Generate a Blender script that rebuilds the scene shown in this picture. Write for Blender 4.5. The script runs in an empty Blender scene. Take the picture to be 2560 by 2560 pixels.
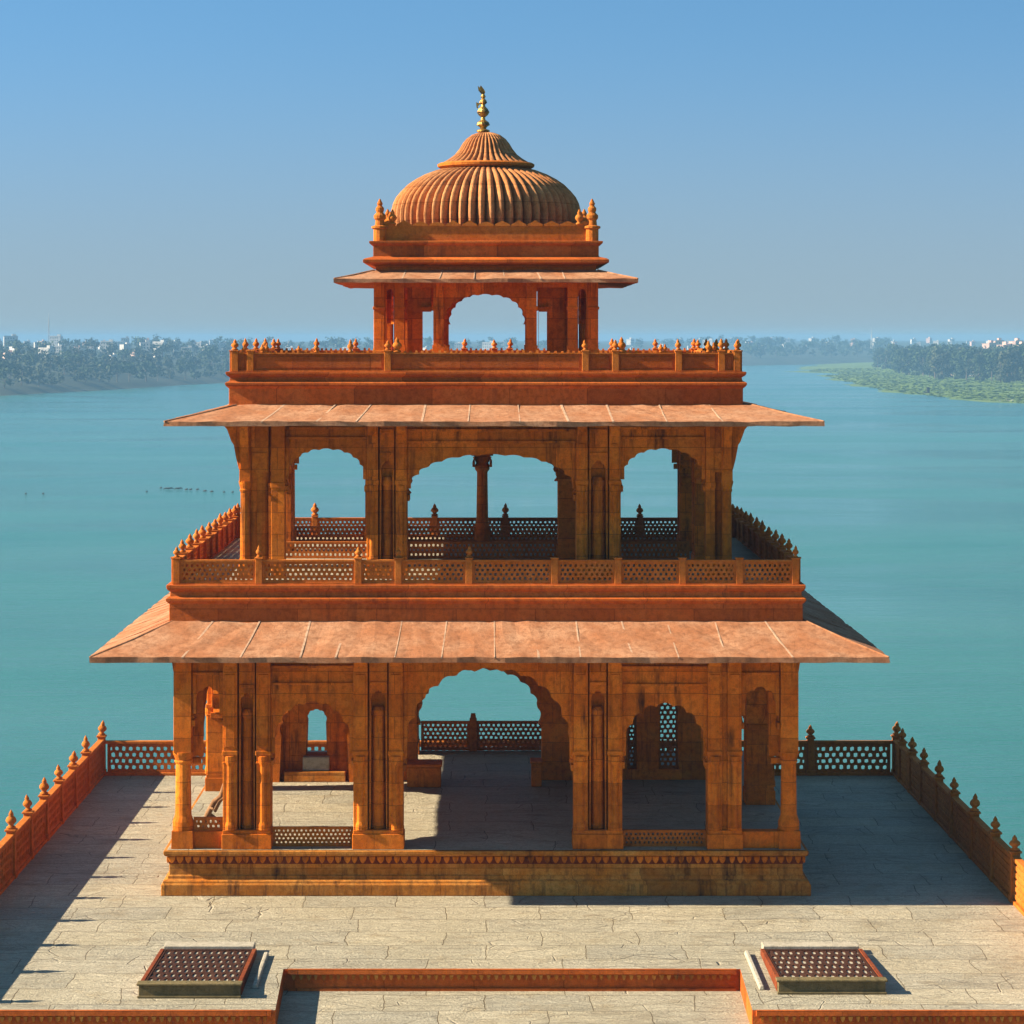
import bpy, bmesh, math, random
from mathutils import Vector, Matrix
R = math.radians
scene = bpy.context.scene
C = scene.collection
random.seed(7)

# ------------------------------------------------------------------ camera, sky, sun, exposure
cam_d = bpy.data.cameras.new("Camera")
cam = bpy.data.objects.new("Camera", cam_d); C.objects.link(cam)
cam.location = (0, -50, 10.53); cam.rotation_euler = (R(90), 0, 0)
cam_d.sensor_width = 36.0; cam_d.lens = 93.17
cam_d.shift_x = 0.0254; cam_d.shift_y = -0.1703
cam_d.clip_start = 0.5; cam_d.clip_end = 20000
scene.camera = cam

SUN = Vector((-1.70, -0.09, 1.0)).normalized()          # towards the sun
sun_elev = math.asin(SUN.z); sun_az = math.atan2(SUN.x, SUN.y)
world = bpy.data.worlds.new("World"); scene.world = world; world.use_nodes = True
nt = world.node_tree; bg = nt.nodes["Background"]
sky = nt.nodes.new("ShaderNodeTexSky"); sky.sky_type = 'NISHITA'; sky.sun_disc = False
sky.sun_elevation = sun_elev; sky.sun_rotation = sun_az
sky.air_density = 1.3; sky.dust_density = 0.4; sky.ozone_density = 2.2; sky.altitude = 100
tc = nt.nodes.new("ShaderNodeTexCoord")
vm = nt.nodes.new("ShaderNodeVectorMath"); vm.operation = 'MULTIPLY'; vm.inputs[1].default_value = (1, 1, 3.0)
vn = nt.nodes.new("ShaderNodeVectorMath"); vn.operation = 'NORMALIZE'
nt.links.new(tc.outputs['Generated'], vm.inputs[0]); va = nt.nodes.new("ShaderNodeVectorMath"); va.operation = 'ADD'; va.inputs[1].default_value = (0, 0, 0.26)
nt.links.new(vm.outputs[0], va.inputs[0]); nt.links.new(va.outputs[0], vn.inputs[0])
nt.links.new(vn.outputs[0], sky.inputs[0])
sp = nt.nodes.new("ShaderNodeSeparateXYZ"); nt.links.new(tc.outputs['Generated'], sp.inputs[0])
hz_r = nt.nodes.new("ShaderNodeMapRange"); hz_r.interpolation_type = 'SMOOTHERSTEP'
hz_r.inputs[1].default_value = -0.03; hz_r.inputs[2].default_value = 0.15; hz_r.inputs[3].default_value = 0.85; hz_r.inputs[4].default_value = 0.0
nt.links.new(sp.outputs[2], hz_r.inputs[0])
hz_m = nt.nodes.new("ShaderNodeMix"); hz_m.data_type = 'RGBA'                     # dusty air low over the horizon
nt.links.new(hz_r.outputs[0], hz_m.inputs[0]); tint = nt.nodes.new("ShaderNodeMix"); tint.data_type = 'RGBA'; tint.blend_type = 'MULTIPLY'; tint.inputs[0].default_value = 1.0
tint.inputs[7].default_value = (0.77, 1.12, 1.17, 1); nt.links.new(sky.outputs[0], tint.inputs[6]); nt.links.new(tint.outputs[2], hz_m.inputs[6]); hz_m.inputs[7].default_value = (1.92, 2.26, 2.34, 1)
nt.links.new(hz_m.outputs[2], bg.inputs[0]); bg.inputs[1].default_value = 0.064

sd = bpy.data.lights.new("Sun", 'SUN'); so = bpy.data.objects.new("Sun", sd); C.objects.link(so)
sd.energy = 5.0; sd.angle = R(0.5); sd.color = (1.0, 0.88, 0.70)
so.rotation_euler = SUN.to_track_quat('Z', 'Y').to_euler()
scene.view_settings.view_transform = 'Standard'; scene.view_settings.look = 'None'
scene.view_settings.exposure = 1.5; scene.view_settings.gamma = 1.0
try:
    scene.cycles.volume_bounces = 1
    scene.cycles.max_bounces = 8; scene.cycles.diffuse_bounces = 2
except Exception: pass

# ------------------------------------------------------------------ materials
def newmat(name):
    m = bpy.data.materials.new(name); m.use_nodes = True
    t = m.node_tree; b = t.nodes["Principled BSDF"]
    return m, t, b
def N(t, typ, **kw):
    n = t.nodes.new(typ)
    for k, v in kw.items(): setattr(n, k, v)
    return n
def mixc(t, fac, a, b, mode='MIX'):
    n = N(t, "ShaderNodeMix"); n.data_type = 'RGBA'; n.blend_type = mode; n.clamp_factor = True
    for s, v in ((0, fac), (6, a), (7, b)):
        if isinstance(v, (int, float)): n.inputs[s].default_value = v
        elif isinstance(v, tuple): n.inputs[s].default_value = (*v, 1)
        else: t.links.new(v, n.inputs[s])
    return n.outputs[2]
def ramp(t, src, stops):
    n = N(t, "ShaderNodeValToRGB"); e = n.color_ramp.elements
    while len(e) > 1: e.remove(e[-1])
    for i, (p, v) in enumerate(stops):
        el = e[0] if i == 0 else e.new(p)
        el.position = p; el.color = (v, v, v, 1)
    t.links.new(src, n.inputs[0]); return n.outputs[0]
def noise(t, vec, scale, detail=6, rough=0.6, dist=0.0):
    n = N(t, "ShaderNodeTexNoise"); n.inputs['Scale'].default_value = scale; n.inputs['Detail'].default_value = detail
    n.inputs['Roughness'].default_value = rough; n.inputs['Distortion'].default_value = dist
    t.links.new(vec, n.inputs['Vector']); return n.outputs[0]
def mapping(t, vec, sc=(1, 1, 1), loc=(0, 0, 0)):
    n = N(t, "ShaderNodeMapping"); n.inputs['Scale'].default_value = sc; n.inputs['Location'].default_value = loc
    t.links.new(vec, n.inputs[0]); return n.outputs[0]
def bump(t, b, h, strength, dist):
    n = N(t, "ShaderNodeBump"); n.inputs['Strength'].default_value = strength; n.inputs['Distance'].default_value = dist
    t.links.new(h, n.inputs['Height']); t.links.new(n.outputs[0], b.inputs['Normal'])
def objvec(t):
    """object coordinates, shifted by the object's own random number so that copies do not repeat"""
    tc = N(t, "ShaderNodeTexCoord"); oi = N(t, "ShaderNodeObjectInfo")
    s = N(t, "ShaderNodeMath", operation='MULTIPLY'); s.inputs[1].default_value = 37.0
    t.links.new(oi.outputs['Random'], s.inputs[0])
    a = N(t, "ShaderNodeVectorMath", operation='ADD')
    t.links.new(tc.outputs['Object'], a.inputs[0]); t.links.new(s.outputs[0], a.inputs[1])
    return tc.outputs['Object'], a.outputs[0], oi.outputs['Random']
def stone(name, base, pale, dark, stain=0.6, courses=True, cw=1.1, ch=0.42, palef=0.5, bs=0.5):
    m, t, b = newmat(name)
    raw, vec, rnd = objvec(t)
    n1 = noise(t, vec, 1.3, 8, 0.62); n2 = noise(t, vec, 9.0, 8, 0.7); n3 = noise(t, vec, 45.0, 4, 0.7)
    col = mixc(t, ramp(t, n1, [(0.40, 0), (0.68, palef)]), base, pale)
    col = mixc(t, ramp(t, n2, [(0.34, 0.7), (0.54, 0)]), col, tuple(c * 0.5 for c in base))
    streak = noise(t, mapping(t, vec, (7, 7, 0.9)), 1.0, 6, 0.65)
    st = N(t, "ShaderNodeMath", operation='MULTIPLY')
    t.links.new(ramp(t, streak, [(0.50, 0), (0.70, 1)]), st.inputs[0])
    t.links.new(ramp(t, noise(t, vec, 0.7, 4), [(0.40, 0), (0.62, 1)]), st.inputs[1])
    sk = N(t, "ShaderNodeMath", operation='MULTIPLY'); t.links.new(st.outputs[0], sk.inputs[0]); sk.inputs[1].default_value = stain
    col = mixc(t, sk.outputs[0], col, dark)
    col = mixc(t, ramp(t, n3, [(0.30, 0.7), (0.46, 0.12), (0.60, 0), (0.75, 0.45)]), col, tuple(c * 0.5 for c in base))
    pit = noise(t, vec, 16.0, 6, 0.75, 0.6)
    col = mixc(t, ramp(t, pit, [(0.28, 0.7), (0.39, 0)]), col, dark)
    h = mixc(t, 0.5, n2, n3)
    if courses:
        sx = N(t, "ShaderNodeSeparateXYZ"); t.links.new(raw, sx.inputs[0])
        ad = N(t, "ShaderNodeMath", operation='ADD'); t.links.new(sx.outputs[0], ad.inputs[0]); t.links.new(sx.outputs[1], ad.inputs[1])
        cb = N(t, "ShaderNodeCombineXYZ"); t.links.new(ad.outputs[0], cb.inputs[0]); t.links.new(sx.outputs[2], cb.inputs[1])
        br = N(t, "ShaderNodeTexBrick"); br.offset = 0.37; br.inputs['Scale'].default_value = 1.0
        br.inputs['Brick Width'].default_value = cw; br.inputs['Row Height'].default_value = ch
        br.inputs['Mortar Size'].default_value = 0.007; br.inputs['Mortar Smooth'].default_value = 0.3; br.inputs['Bias'].default_value = 0
        br.inputs['Color1'].default_value = (0.66, 0.62, 0.60, 1); br.inputs['Color2'].default_value = (1.16, 1.16, 1.16, 1)
        br.inputs['Mortar'].default_value = (0.45, 0.42, 0.4, 1)
        t.links.new(cb.outputs[0], br.inputs['Vector'])
        col = mixc(t, 0.85, col, br.outputs['Color'], 'MULTIPLY')
        h = mixc(t, br.outputs['Fac'], h, (0, 0, 0))
    t.links.new(col, b.inputs['Base Color']); b.inputs['Roughness'].default_value = 0.85
    b.inputs['Specular IOR Level'].default_value = 0.10
    bump(t, b, h, bs, 0.05)
    return m
M = {}
M['orange'] = stone('orange_sandstone', (0.76, 0.175, 0.008), (0.76, 0.29, 0.035), (0.060, 0.020, 0.006), 1.0)
M['red'] = stone('red_sandstone', (0.56, 0.115, 0.014), (0.62, 0.19, 0.04), (0.09, 0.03, 0.015), 0.6, ch=0.6, cw=1.5)
M['carved'] = stone('carved_sandstone', (0.56, 0.145, 0.014), (0.62, 0.24, 0.05), (0.08, 0.03, 0.012), 0.5, courses=False)
M['eave'] = stone('eave_sandstone', (0.39, 0.155, 0.066), (0.52, 0.29, 0.16), (0.22, 0.09, 0.04), 0.9, courses=False, palef=0.8)
M['joint'] = stone('lime_joint', (0.50, 0.30, 0.18), (0.58, 0.42, 0.28), (0.3, 0.16, 0.1), 0.6, courses=False)
M['dome'] = stone('dome_sandstone', (0.54, 0.20, 0.062), (0.64, 0.35, 0.155), (0.13, 0.045, 0.02), 0.9, cw=30, ch=0.36)
M['weathered'] = stone('weathered_plinth_stone', (0.64, 0.20, 0.018), (0.68, 0.35, 0.08), (0.04, 0.02, 0.012), 1.0, ch=0.5, cw=1.3, palef=0.8, bs=0.8)
M['band'] = stone('dark_red_band', (0.20, 0.04, 0.012), (0.30, 0.09, 0.03), (0.03, 0.012, 0.008), 0.8, courses=False)
M['olive'] = stone('mossy_kerb_stone', (0.15, 0.115, 0.05), (0.30, 0.20, 0.09), (0.03, 0.03, 0.018), 0.8, courses=False)
M['pale'] = stone('pale_limestone', (0.42, 0.36, 0.26), (0.5, 0.45, 0.35), (0.2, 0.16, 0.11), 0.5, courses=False)
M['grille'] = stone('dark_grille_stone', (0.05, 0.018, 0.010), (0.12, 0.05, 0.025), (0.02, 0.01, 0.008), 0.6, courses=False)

def paving():
    m, t, b = newmat('flagstone_paving')
    tc = N(t, "ShaderNodeTexCoord"); vec = tc.outputs['Object']
    # warp
    wn = N(t, "ShaderNodeTexNoise"); wn.inputs['Scale'].default_value = 0.9; wn.inputs['Detail'].default_value = 4
    t.links.new(vec, wn.inputs['Vector'])
    sub = N(t, "ShaderNodeVectorMath", operation='SUBTRACT'); t.links.new(wn.outputs['Color'], sub.inputs[0]); sub.inputs[1].default_value = (0.5, 0.5, 0.5)
    scl = N(t, "ShaderNodeVectorMath", operation='SCALE'); t.links.new(sub.outputs[0], scl.inputs[0]); scl.inputs['Scale'].default_value = 0.30
    ad = N(t, "ShaderNodeVectorMath", operation='ADD'); t.links.new(vec, ad.inputs[0]); t.links.new(scl.outputs[0], ad.inputs[1])
    br = N(t, "ShaderNodeTexBrick"); br.offset = 0.43; br.squash = 1.35; br.squash_frequency = 3; br.offset_frequency = 2
    br.inputs['Scale'].default_value = 1.0; br.inputs['Brick Width'].default_value = 1.7; br.inputs['Row Height'].default_value = 1.02
    br.inputs['Mortar Size'].default_value = 0.010; br.inputs['Mortar Smooth'].default_value = 0.4; br.inputs['Bias'].default_value = 0.0
    br.inputs['Color1'].default_value = (0.86, 0.87, 0.89, 1); br.inputs['Color2'].default_value = (1.08, 1.05, 1.0, 1); br.inputs['Mortar'].default_value = (0.30, 0.25, 0.18, 1)
    t.links.new(ad.outputs[0], br.inputs['Vector'])
    # layered slate ripples, stretched along x
    rip = noise(t, mapping(t, ad.outputs[0], (1.0, 3.9, 1)), 1.7, 10, 0.66, 1.0)
    crk = N(t, "ShaderNodeTexVoronoi"); crk.feature = 'DISTANCE_TO_EDGE'; crk.inputs['Scale'].default_value = 1.0
    t.links.new(mapping(t, ad.outputs[0], (0.8, 1.9, 1)), crk.inputs['Vector'])
    crack = ramp(t, crk.outputs['Distance'], [(0.0, 1), (0.012, 0)])
    cm = N(t, "ShaderNodeMath", operation='MULTIPLY'); t.links.new(crack, cm.inputs[0])
    t.links.new(ramp(t, noise(t, vec, 0.5, 3), [(0.44, 0), (0.60, 0.75)]), cm.inputs[1])
    big = noise(t, vec, 0.45, 5, 0.6)
    col = mixc(t, ramp(t, big, [(0.35, 0), (0.65, 1)]), (0.385, 0.335, 0.225), (0.46, 0.405, 0.285))
    col = mixc(t, ramp(t, noise(t, vec, 1.7, 5), [(0.55, 0), (0.75, 0.5)]), col, (0.30, 0.215, 0.10))
    col = mixc(t, ramp(t, noise(t, mapping(t, vec, (0.5, 1.4, 1)), 1.1, 7, 0.7), [(0.54, 0), (0.70, 0.55)]), col, (0.15, 0.12, 0.075))
    ridge = ramp(t, rip, [(0.30, 0), (0.395, 0), (0.415, 0.7), (0.435, 0), (0.48, 0), (0.50, 0.85), (0.52, 0), (0.585, 0), (0.60, 0.7), (0.62, 0)])
    col = mixc(t, ridge, col, (0.12, 0.095, 0.06))
    col = mixc(t, ramp(t, noise(t, vec, 30, 4), [(0.3, 0.35), (0.5, 0)]), col, (0.17, 0.14, 0.10))
    col = mixc(t, cm.outputs[0], col, (0.13, 0.10, 0.07))
    col = mixc(t, 0.9, col, br.outputs['Color'], 'MULTIPLY')
    t.links.new(col, b.inputs['Base Color']); b.inputs['Roughness'].default_value = 0.72; b.inputs['Specular IOR Level'].default_value = 0.3
    h = mixc(t, 0.25, rip, noise(t, vec, 22, 5))
    h = mixc(t, br.outputs['Fac'], h, (0, 0, 0)); h = mixc(t, cm.outputs[0], h, (0, 0, 0))
    bump(t, b, h, 0.9, 0.13)
    return m
M['paving'] = paving()

def water():
    m, t, b = newmat('river_water')
    tc = N(t, "ShaderNodeTexCoord"); vec = tc.outputs['Object']
    big = noise(t, mapping(t, vec, (0.0042, 0.0085, 1)), 1.0, 7, 0.62, 2.2)
    silt = noise(t, mapping(t, vec, (0.003, 0.006, 1), (3, 1, 0)), 1.0, 6, 0.6, 2.0)
    col = mixc(t, ramp(t, silt, [(0.35, 0), (0.65, 1)]), (0.022, 0.132, 0.104), (0.042, 0.165, 0.130))
    t.links.new(col, b.inputs['Base Color'])
    b.inputs['IOR'].default_value = 1.33; b.inputs['Specular IOR Level'].default_value = 0.44
    rr = N(t, "ShaderNodeMapRange"); rr.inputs[1].default_value = 0.38; rr.inputs[2].default_value = 0.62; rr.inputs[3].default_value = 0.07; rr.inputs[4].default_value = 0.20
    t.links.new(big, rr.inputs[0]); t.links.new(rr.outputs[0], b.inputs['Roughness'])
    w1 = noise(t, mapping(t, vec, (0.055, 0.24, 1)), 1.0, 6, 0.62, 0.6)
    w2 = noise(t, mapping(t, vec, (0.5, 1.7, 1)), 1.0, 4, 0.65)
    h = mixc(t, 0.35, w1, w2)
    n = N(t, "ShaderNodeBump"); n.inputs['Distance'].default_value = 1.0
    st = N(t, "ShaderNodeMapRange"); st.inputs[1].default_value = 0.36; st.inputs[2].default_value = 0.62; st.inputs[3].default_value = 0.34; st.inputs[4].default_value = 0.60
    t.links.new(big, st.inputs[0]); t.links.new(st.outputs[0], n.inputs['Strength'])
    t.links.new(h, n.inputs['Height']); t.links.new(n.outputs[0], b.inputs['Normal'])
    return m
M['water'] = water()

def simple(name, a, bcol, scale, rough=0.9, metal=0.0, bs=0.3, rnd=0.0):
    m, t, b = newmat(name); raw, vec, rn = objvec(t)
    col = mixc(t, ramp(t, noise(t, vec, scale, 6), [(0.38, 0), (0.62, 1)]), a, bcol)
    if rnd:
        mr = N(t, "ShaderNodeMapRange"); mr.inputs[3].default_value = 1 - rnd; mr.inputs[4].default_value = 1 + rnd
        t.links.new(rn, mr.inputs[0])
        cc = N(t, "ShaderNodeCombineColor")
        for i in range(3): t.links.new(mr.outputs[0], cc.inputs[i])
        col = mixc(t, 1.0, col, cc.outputs[0], 'MULTIPLY')
    t.links.new(col, b.inputs['Base Color']); b.inputs['Roughness'].default_value = rough; b.inputs['Metallic'].default_value = metal
    b.inputs['Specular IOR Level'].default_value = 0.25
    bump(t, b, noise(t, vec, scale * 5, 4), bs, 0.05)
    return m
M['gold'] = simple('tarnished_gilding', (0.55, 0.30, 0.06), (0.10, 0.05, 0.02), 9, 0.4, 0.75)
M['leaf'] = simple('foliage', (0.016, 0.032, 0.009), (0.045, 0.066, 0.018), 0.35, 0.8, rnd=0.35)
M['leaf2'] = simple('foliage_dry', (0.030, 0.038, 0.014), (0.060, 0.064, 0.024), 0.35, 0.8, rnd=0.35)
M['bark'] = simple('bark', (0.10, 0.07, 0.045), (0.16, 0.12, 0.08), 2.0)
M['bank'] = simple('bank_soil', (0.025, 0.034, 0.016), (0.05, 0.055, 0.03), 0.02)
M['marsh'] = simple('marsh_grass', (0.070, 0.112, 0.014), (0.125, 0.175, 0.030), 0.03)
M['reed'] = simple('reeds', (0.055, 0.098, 0.012), (0.14, 0.19, 0.030), 0.08, 0.8)
M['sand'] = simple('dry_sand', (0.42, 0.32, 0.21), (0.55, 0.44, 0.31), 0.2)
M['house'] = simple('limewashed_wall', (0.46, 0.42, 0.36), (0.60, 0.56, 0.50), 0.4, rnd=0.22)
M['housepink'] = simple('pink_wall', (0.52, 0.32, 0.25), (0.60, 0.42, 0.34), 0.4, rnd=0.2)
M['dark'] = simple('dark_opening', (0.02, 0.02, 0.02), (0.03, 0.03, 0.03), 1.0)
M['wood'] = simple('weathered_wood', (0.16, 0.075, 0.03), (0.28, 0.14, 0.06), 6.0)
M['steel'] = simple('galvanised_steel', (0.3, 0.3, 0.3), (0.4, 0.4, 0.4), 3.0, 0.5, 0.6)
M['drift'] = simple('wet_driftwood', (0.02, 0.015, 0.012), (0.05, 0.035, 0.025), 1.0)
M['boat'] = simple('boat_paint', (0.55, 0.52, 0.38), (0.65, 0.6, 0.45), 0.6)

# ------------------------------------------------------------------ mesh helpers
class MB:
    def __init__(s): s.bm = bmesh.new(); s.mi = 0
    def face(s, vs):
        try:
            f = s.bm.faces.new(vs); f.material_index = s.mi; return f
        except ValueError: return None
    def v(s, *p): return s.bm.verts.new(p)
    def box(s, x0, x1, y0, y1, z0, z1, taper=0.0):
        t = taper
        vs = [s.v(*p) for p in ((x0, y0, z0), (x1, y0, z0), (x1, y1, z0), (x0, y1, z0),
              (x0 + t, y0 + t, z1), (x1 - t, y0 + t, z1), (x1 - t, y1 - t, z1), (x0 + t, y1 - t, z1))]
        for q in ((3, 2, 1, 0), (4, 5, 6, 7), (0, 1, 5, 4), (1, 2, 6, 5), (2, 3, 7, 6), (3, 0, 4, 7)):
            s.face([vs[i] for i in q])
        return s
    def prism(s, poly, a0, a1, axis='y'):
        """polygon in (u, z) extruded along y from a0 to a1 (axis 'y'), in (y, z) along x, or in (x, y) along z"""
        f = {'y': lambda p, a: (p[0], a, p[1]), 'x': lambda p, a: (a, p[0], p[1]), 'z': lambda p, a: (p[0], p[1], a)}[axis]
        A = [s.v(*f(p, a0)) for p in poly]; B = [s.v(*f(p, a1)) for p in poly]
        s.face(A); s.face(list(reversed(B)))
        n = len(poly)
        for i in range(n):
            j = (i + 1) % n; s.face([A[j], A[i], B[i], B[j]])
        return s
    def lathe(s, prof, n=16, cx=0, cy=0, lobes=0, depth=0.0, rot=0.0):
        rings = []
        for r, z in prof:
            ring = []
            for i in range(n):
                a = 2 * math.pi * i / n + rot
                k = 1.0
                if lobes: k = 1 - depth * (1 - abs(math.sin(lobes * a / 2)) ** 0.75)
                ring.append(s.v(cx + r * k * math.cos(a), cy + r * k * math.sin(a), z))
            rings.append(ring)
        for a, b in zip(rings, rings[1:]):
            for i in range(n):
                j = (i + 1) % n; s.face([a[i], a[j], b[j], b[i]])
        s.face(list(reversed(rings[0]))); s.face(rings[-1])
        return s
    def square(s, prof, cap_top=True, cap_bot=True, loop=False, cx=0, cy=0):
        rings = []
        for h, z in prof:
            rings.append([s.v(cx + a * h, cy + b * h, z) for a, b in ((-1, -1), (1, -1), (1, 1), (-1, 1))])
        seq = list(zip(rings, rings[1:])) + ([(rings[-1], rings[0])] if loop else [])
        for a, b in seq:
            for i in range(4):
                j = (i + 1) % 4; s.face([a[i], a[j], b[j], b[i]])
        if not loop:
            if cap_bot: s.face(list(reversed(rings[0])))
            if cap_top: s.face(rings[-1])
        return s
    def tube(s, pts, rad, n=7):
        rings = []
        for i, p in enumerate(pts):
            p = Vector(p); d = Vector(pts[min(i + 1, len(pts) - 1)]) - Vector(pts[max(i - 1, 0)])
            d.normalize(); a = d.orthogonal().normalized(); b = d.cross(a)
            r = rad[i] if isinstance(rad, (list, tuple)) else rad
            rings.append([s.v(*(p + (a * math.cos(k * 2 * math.pi / n) + b * math.sin(k * 2 * math.pi / n)) * r)) for k in range(n)])
        for a, b in zip(rings, rings[1:]):
            for i in range(n):
                j = (i + 1) % n; s.face([a[i], a[j], b[j], b[i]])
        s.face(list(reversed(rings[0]))); s.face(rings[-1])
        return s
    def build(s, name, mats, parent=None, loc=(0, 0, 0), rz=0.0, bevel=0.0, smooth=False, recalc=True):
        if recalc: bmesh.ops.recalc_face_normals(s.bm, faces=s.bm.faces)
        me = bpy.data.meshes.new(name); s.bm.to_mesh(me); s.bm.free()
        for m in (mats if isinstance(mats, (list, tuple)) else [mats]): me.materials.append(M[m])
        if smooth:
            for p in me.polygons: p.use_smooth = True
        o = bpy.data.objects.new(name, me); C.objects.link(o)
        if parent: o.parent = parent
        o.location = loc; o.rotation_euler = (0, 0, rz)
        if bevel:
            e2 = {}
            for p in me.polygons:
                for k in p.edge_keys: e2.setdefault(k, []).append(p)
            big = {v for p in me.polygons if len(p.vertices) > 10 for v in p.vertices}
            at = me.attributes.new('bevel_weight_edge', 'FLOAT', 'EDGE')
            for e in me.edges:
                fs = e2.get(tuple(sorted(e.vertices)), [])
                ok = len(fs) == 2 and fs[0].normal.angle(fs[1].normal, 0) > R(40) and not (e.vertices[0] in big or e.vertices[1] in big)
                at.data[e.index].value = 1.0 if ok else 0.0
            b = o.modifiers.new('bevel', 'BEVEL'); b.width = bevel; b.segments = 2; b.limit_method = 'WEIGHT'
        return o
def rough(mb, amp=.010, step=.35, seed=1):
    """break long straight stone edges into short runs that are slightly worn and out of line"""
    rng = random.Random(seed)
    es = [e for e in mb.bm.edges if e.calc_length() > 1.5 and abs(e.verts[0].co.z - e.verts[1].co.z) < .01 and (abs(e.verts[0].co.x - e.verts[1].co.x) < .01 or abs(e.verts[0].co.y - e.verts[1].co.y) < .01)]
    if not es: return mb
    n = max(2, int(max(e.calc_length() for e in es) / step))
    bmesh.ops.subdivide_edges(mb.bm, edges=es, cuts=n, use_grid_fill=True)
    for v in mb.bm.verts:
        k = rng.gauss(0, amp) - (amp * 3 * rng.random() if rng.random() < .06 else 0)
        d = Vector((v.co.x, v.co.y, 0)); d = d.normalized() if d.length > .1 else Vector((0, 0, 0))
        v.co += d * k * .7; v.co.z += rng.gauss(0, amp * .55)
    return mb
def tag(o, label=None, cat=None, group=None, kind=None):
    if label: o['label'] = label
    if cat: o['category'] = cat
    if group: o['group'] = group
    if kind: o['kind'] = kind
    return o
def empty(name, loc=(0, 0, 0), rz=0):
    o = bpy.data.objects.new(name, None); C.objects.link(o); o.location = loc; o.rotation_euler = (0, 0, rz)
    o.empty_display_size = 0.3; return o
def dup(o, parent=None, loc=None, rz=None, sc=None):
    c = o.copy(); C.objects.link(c)
    if parent is not None: c.parent = parent
    if loc is not None: c.location = loc
    if rz is not None: c.rotation_euler = (0, 0, rz)
    if sc is not None: c.scale = sc
    for ch in list(o.children): dup(ch, c)
    return c

def arch_pts(u0, u1, zs, za, nf=9, k=0.07, e=0.88, n=72):
    a = (u1 - u0) / 2; cu = (u0 + u1) / 2; b = za - zs; out = []
    for i in range(n + 1):
        t = math.pi * (1 - i / n)
        c, s_ = math.cos(t), math.sin(t)
        x = math.copysign(abs(c) ** e, c); z = abs(s_) ** e
        r = 1.0 if not nf else 1 - k * (1 - abs(math.sin(nf * t)) ** 0.8)
        out.append((cu + a * x * r, zs + b * z * r))
    return out
def arch_poly(u0, u1, z0, ztop, zs, za, w0=None, w1=None, **kw):
    """wall from w0 to w1 up to ztop with an arched opening u0..u1 standing on z0"""
    w0 = u0 if w0 is None else w0; w1 = u1 if w1 is None else w1
    a = arch_pts(u0, u1, zs, za, **kw)
    left = [(w0, ztop)] + ([(w0, z0), (u0, z0)] if w0 < u0 - 1e-6 else [(w0, zs)])
    right = ([(u1, z0), (w1, z0)] if w1 > u1 + 1e-6 else [(w1, zs)]) + [(w1, ztop)]
    pts = left + a + right
    out = []
    for p in pts:
        if not out or (abs(p[0] - out[-1][0]) + abs(p[1] - out[-1][1])) > 1e-4: out.append(p)
    return out

def jali(width, z0, z1, cell=0.125, th=0.07, seed=1, hole=0.62, frame=0.05):
    """pierced stone lattice, real holes: irregular six-sided cells; panel centred on x, thickness along y"""
    rng = random.Random(seed); mb = MB(); bm = mb.bm
    x0, x1 = -width / 2 + frame, width / 2 - frame; za, zb = z0 + frame, z1 - frame
    nr = max(1, round((zb - za) / (cell * 0.9))); rh = (zb - za) / nr
    nc = max(1, round((x1 - x0) / cell)); cw = (x1 - x0) / nc
    jit = {}; fv = {}; bv = {}
    def vert(kx, kz):
        key = (kx, kz)
        if key not in jit:
            x = x0 + kx * cw / 2; z = za + kz * rh
            if 0 < kx < 2 * nc: x += rng.uniform(-.12, .12) * cw
            if 0 < kz < nr: z += rng.uniform(-.13, .13) * rh
            jit[key] = (x, z); fv[key] = mb.v(x, -th / 2, z); bv[key] = mb.v(x, th / 2, z)
        return key
    for r in range(nr):
        spans = [(2 * c, 2 * c + 2) for c in range(nc)] if r % 2 == 0 else [(0, 1)] + [(2 * c + 1, 2 * c + 3) for c in range(nc - 1)] + [(2 * nc - 1, 2 * nc)]
        for k0, k1 in spans:
            ks = list(range(k0, k1 + 1))
            u = [vert(k, r) for k in ks] + [vert(k, r + 1) for k in reversed(ks)]
            mx = sum(jit[k_][0] for k_ in u) / len(u); mz = sum(jit[k_][1] for k_ in u) / len(u)
            ra = (k1 - k0) * cw / 4 * hole * 1.12 * rng.uniform(.85, 1.08); rb = rh / 2 * hole * 1.12 * rng.uniform(.85, 1.08)
            fi = []; bi = []
            for k_ in u:
                dx, dz = (jit[k_][0] - mx) / ((k1 - k0) * cw / 4), (jit[k_][1] - mz) / (rh / 2)
                l = math.hypot(dx, dz) or 1
                px_, pz_ = mx + dx / l * ra * rng.uniform(.9, 1.1), mz + dz / l * rb * rng.uniform(.9, 1.1)
                fi.append(mb.v(px_, -th / 2, pz_)); bi.append(mb.v(px_, th / 2, pz_))
            n = len(u)
            for a in range(n):
                b = (a + 1) % n
                mb.face([fv[u[a]], fv[u[b]], fi[b], fi[a]]); mb.face([bv[u[b]], bv[u[a]], bi[a], bi[b]])
                mb.face([fi[a], fi[b], bi[b], bi[a]])
    # frame bars (slightly thicker than the lattice)
    t2 = th / 2 + 0.012
    mb.box(-width / 2, width / 2, -t2, t2, z0, za + 0.004); mb.box(-width / 2, width / 2, -t2, t2, zb - 0.004, z1)
    mb.box(-width / 2, x0 + 0.004, -t2 + .003, t2 - .003, za, zb); mb.box(x1 - 0.004, width / 2, -t2 + .003, t2 - .003, za, zb)
    return mb

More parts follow.
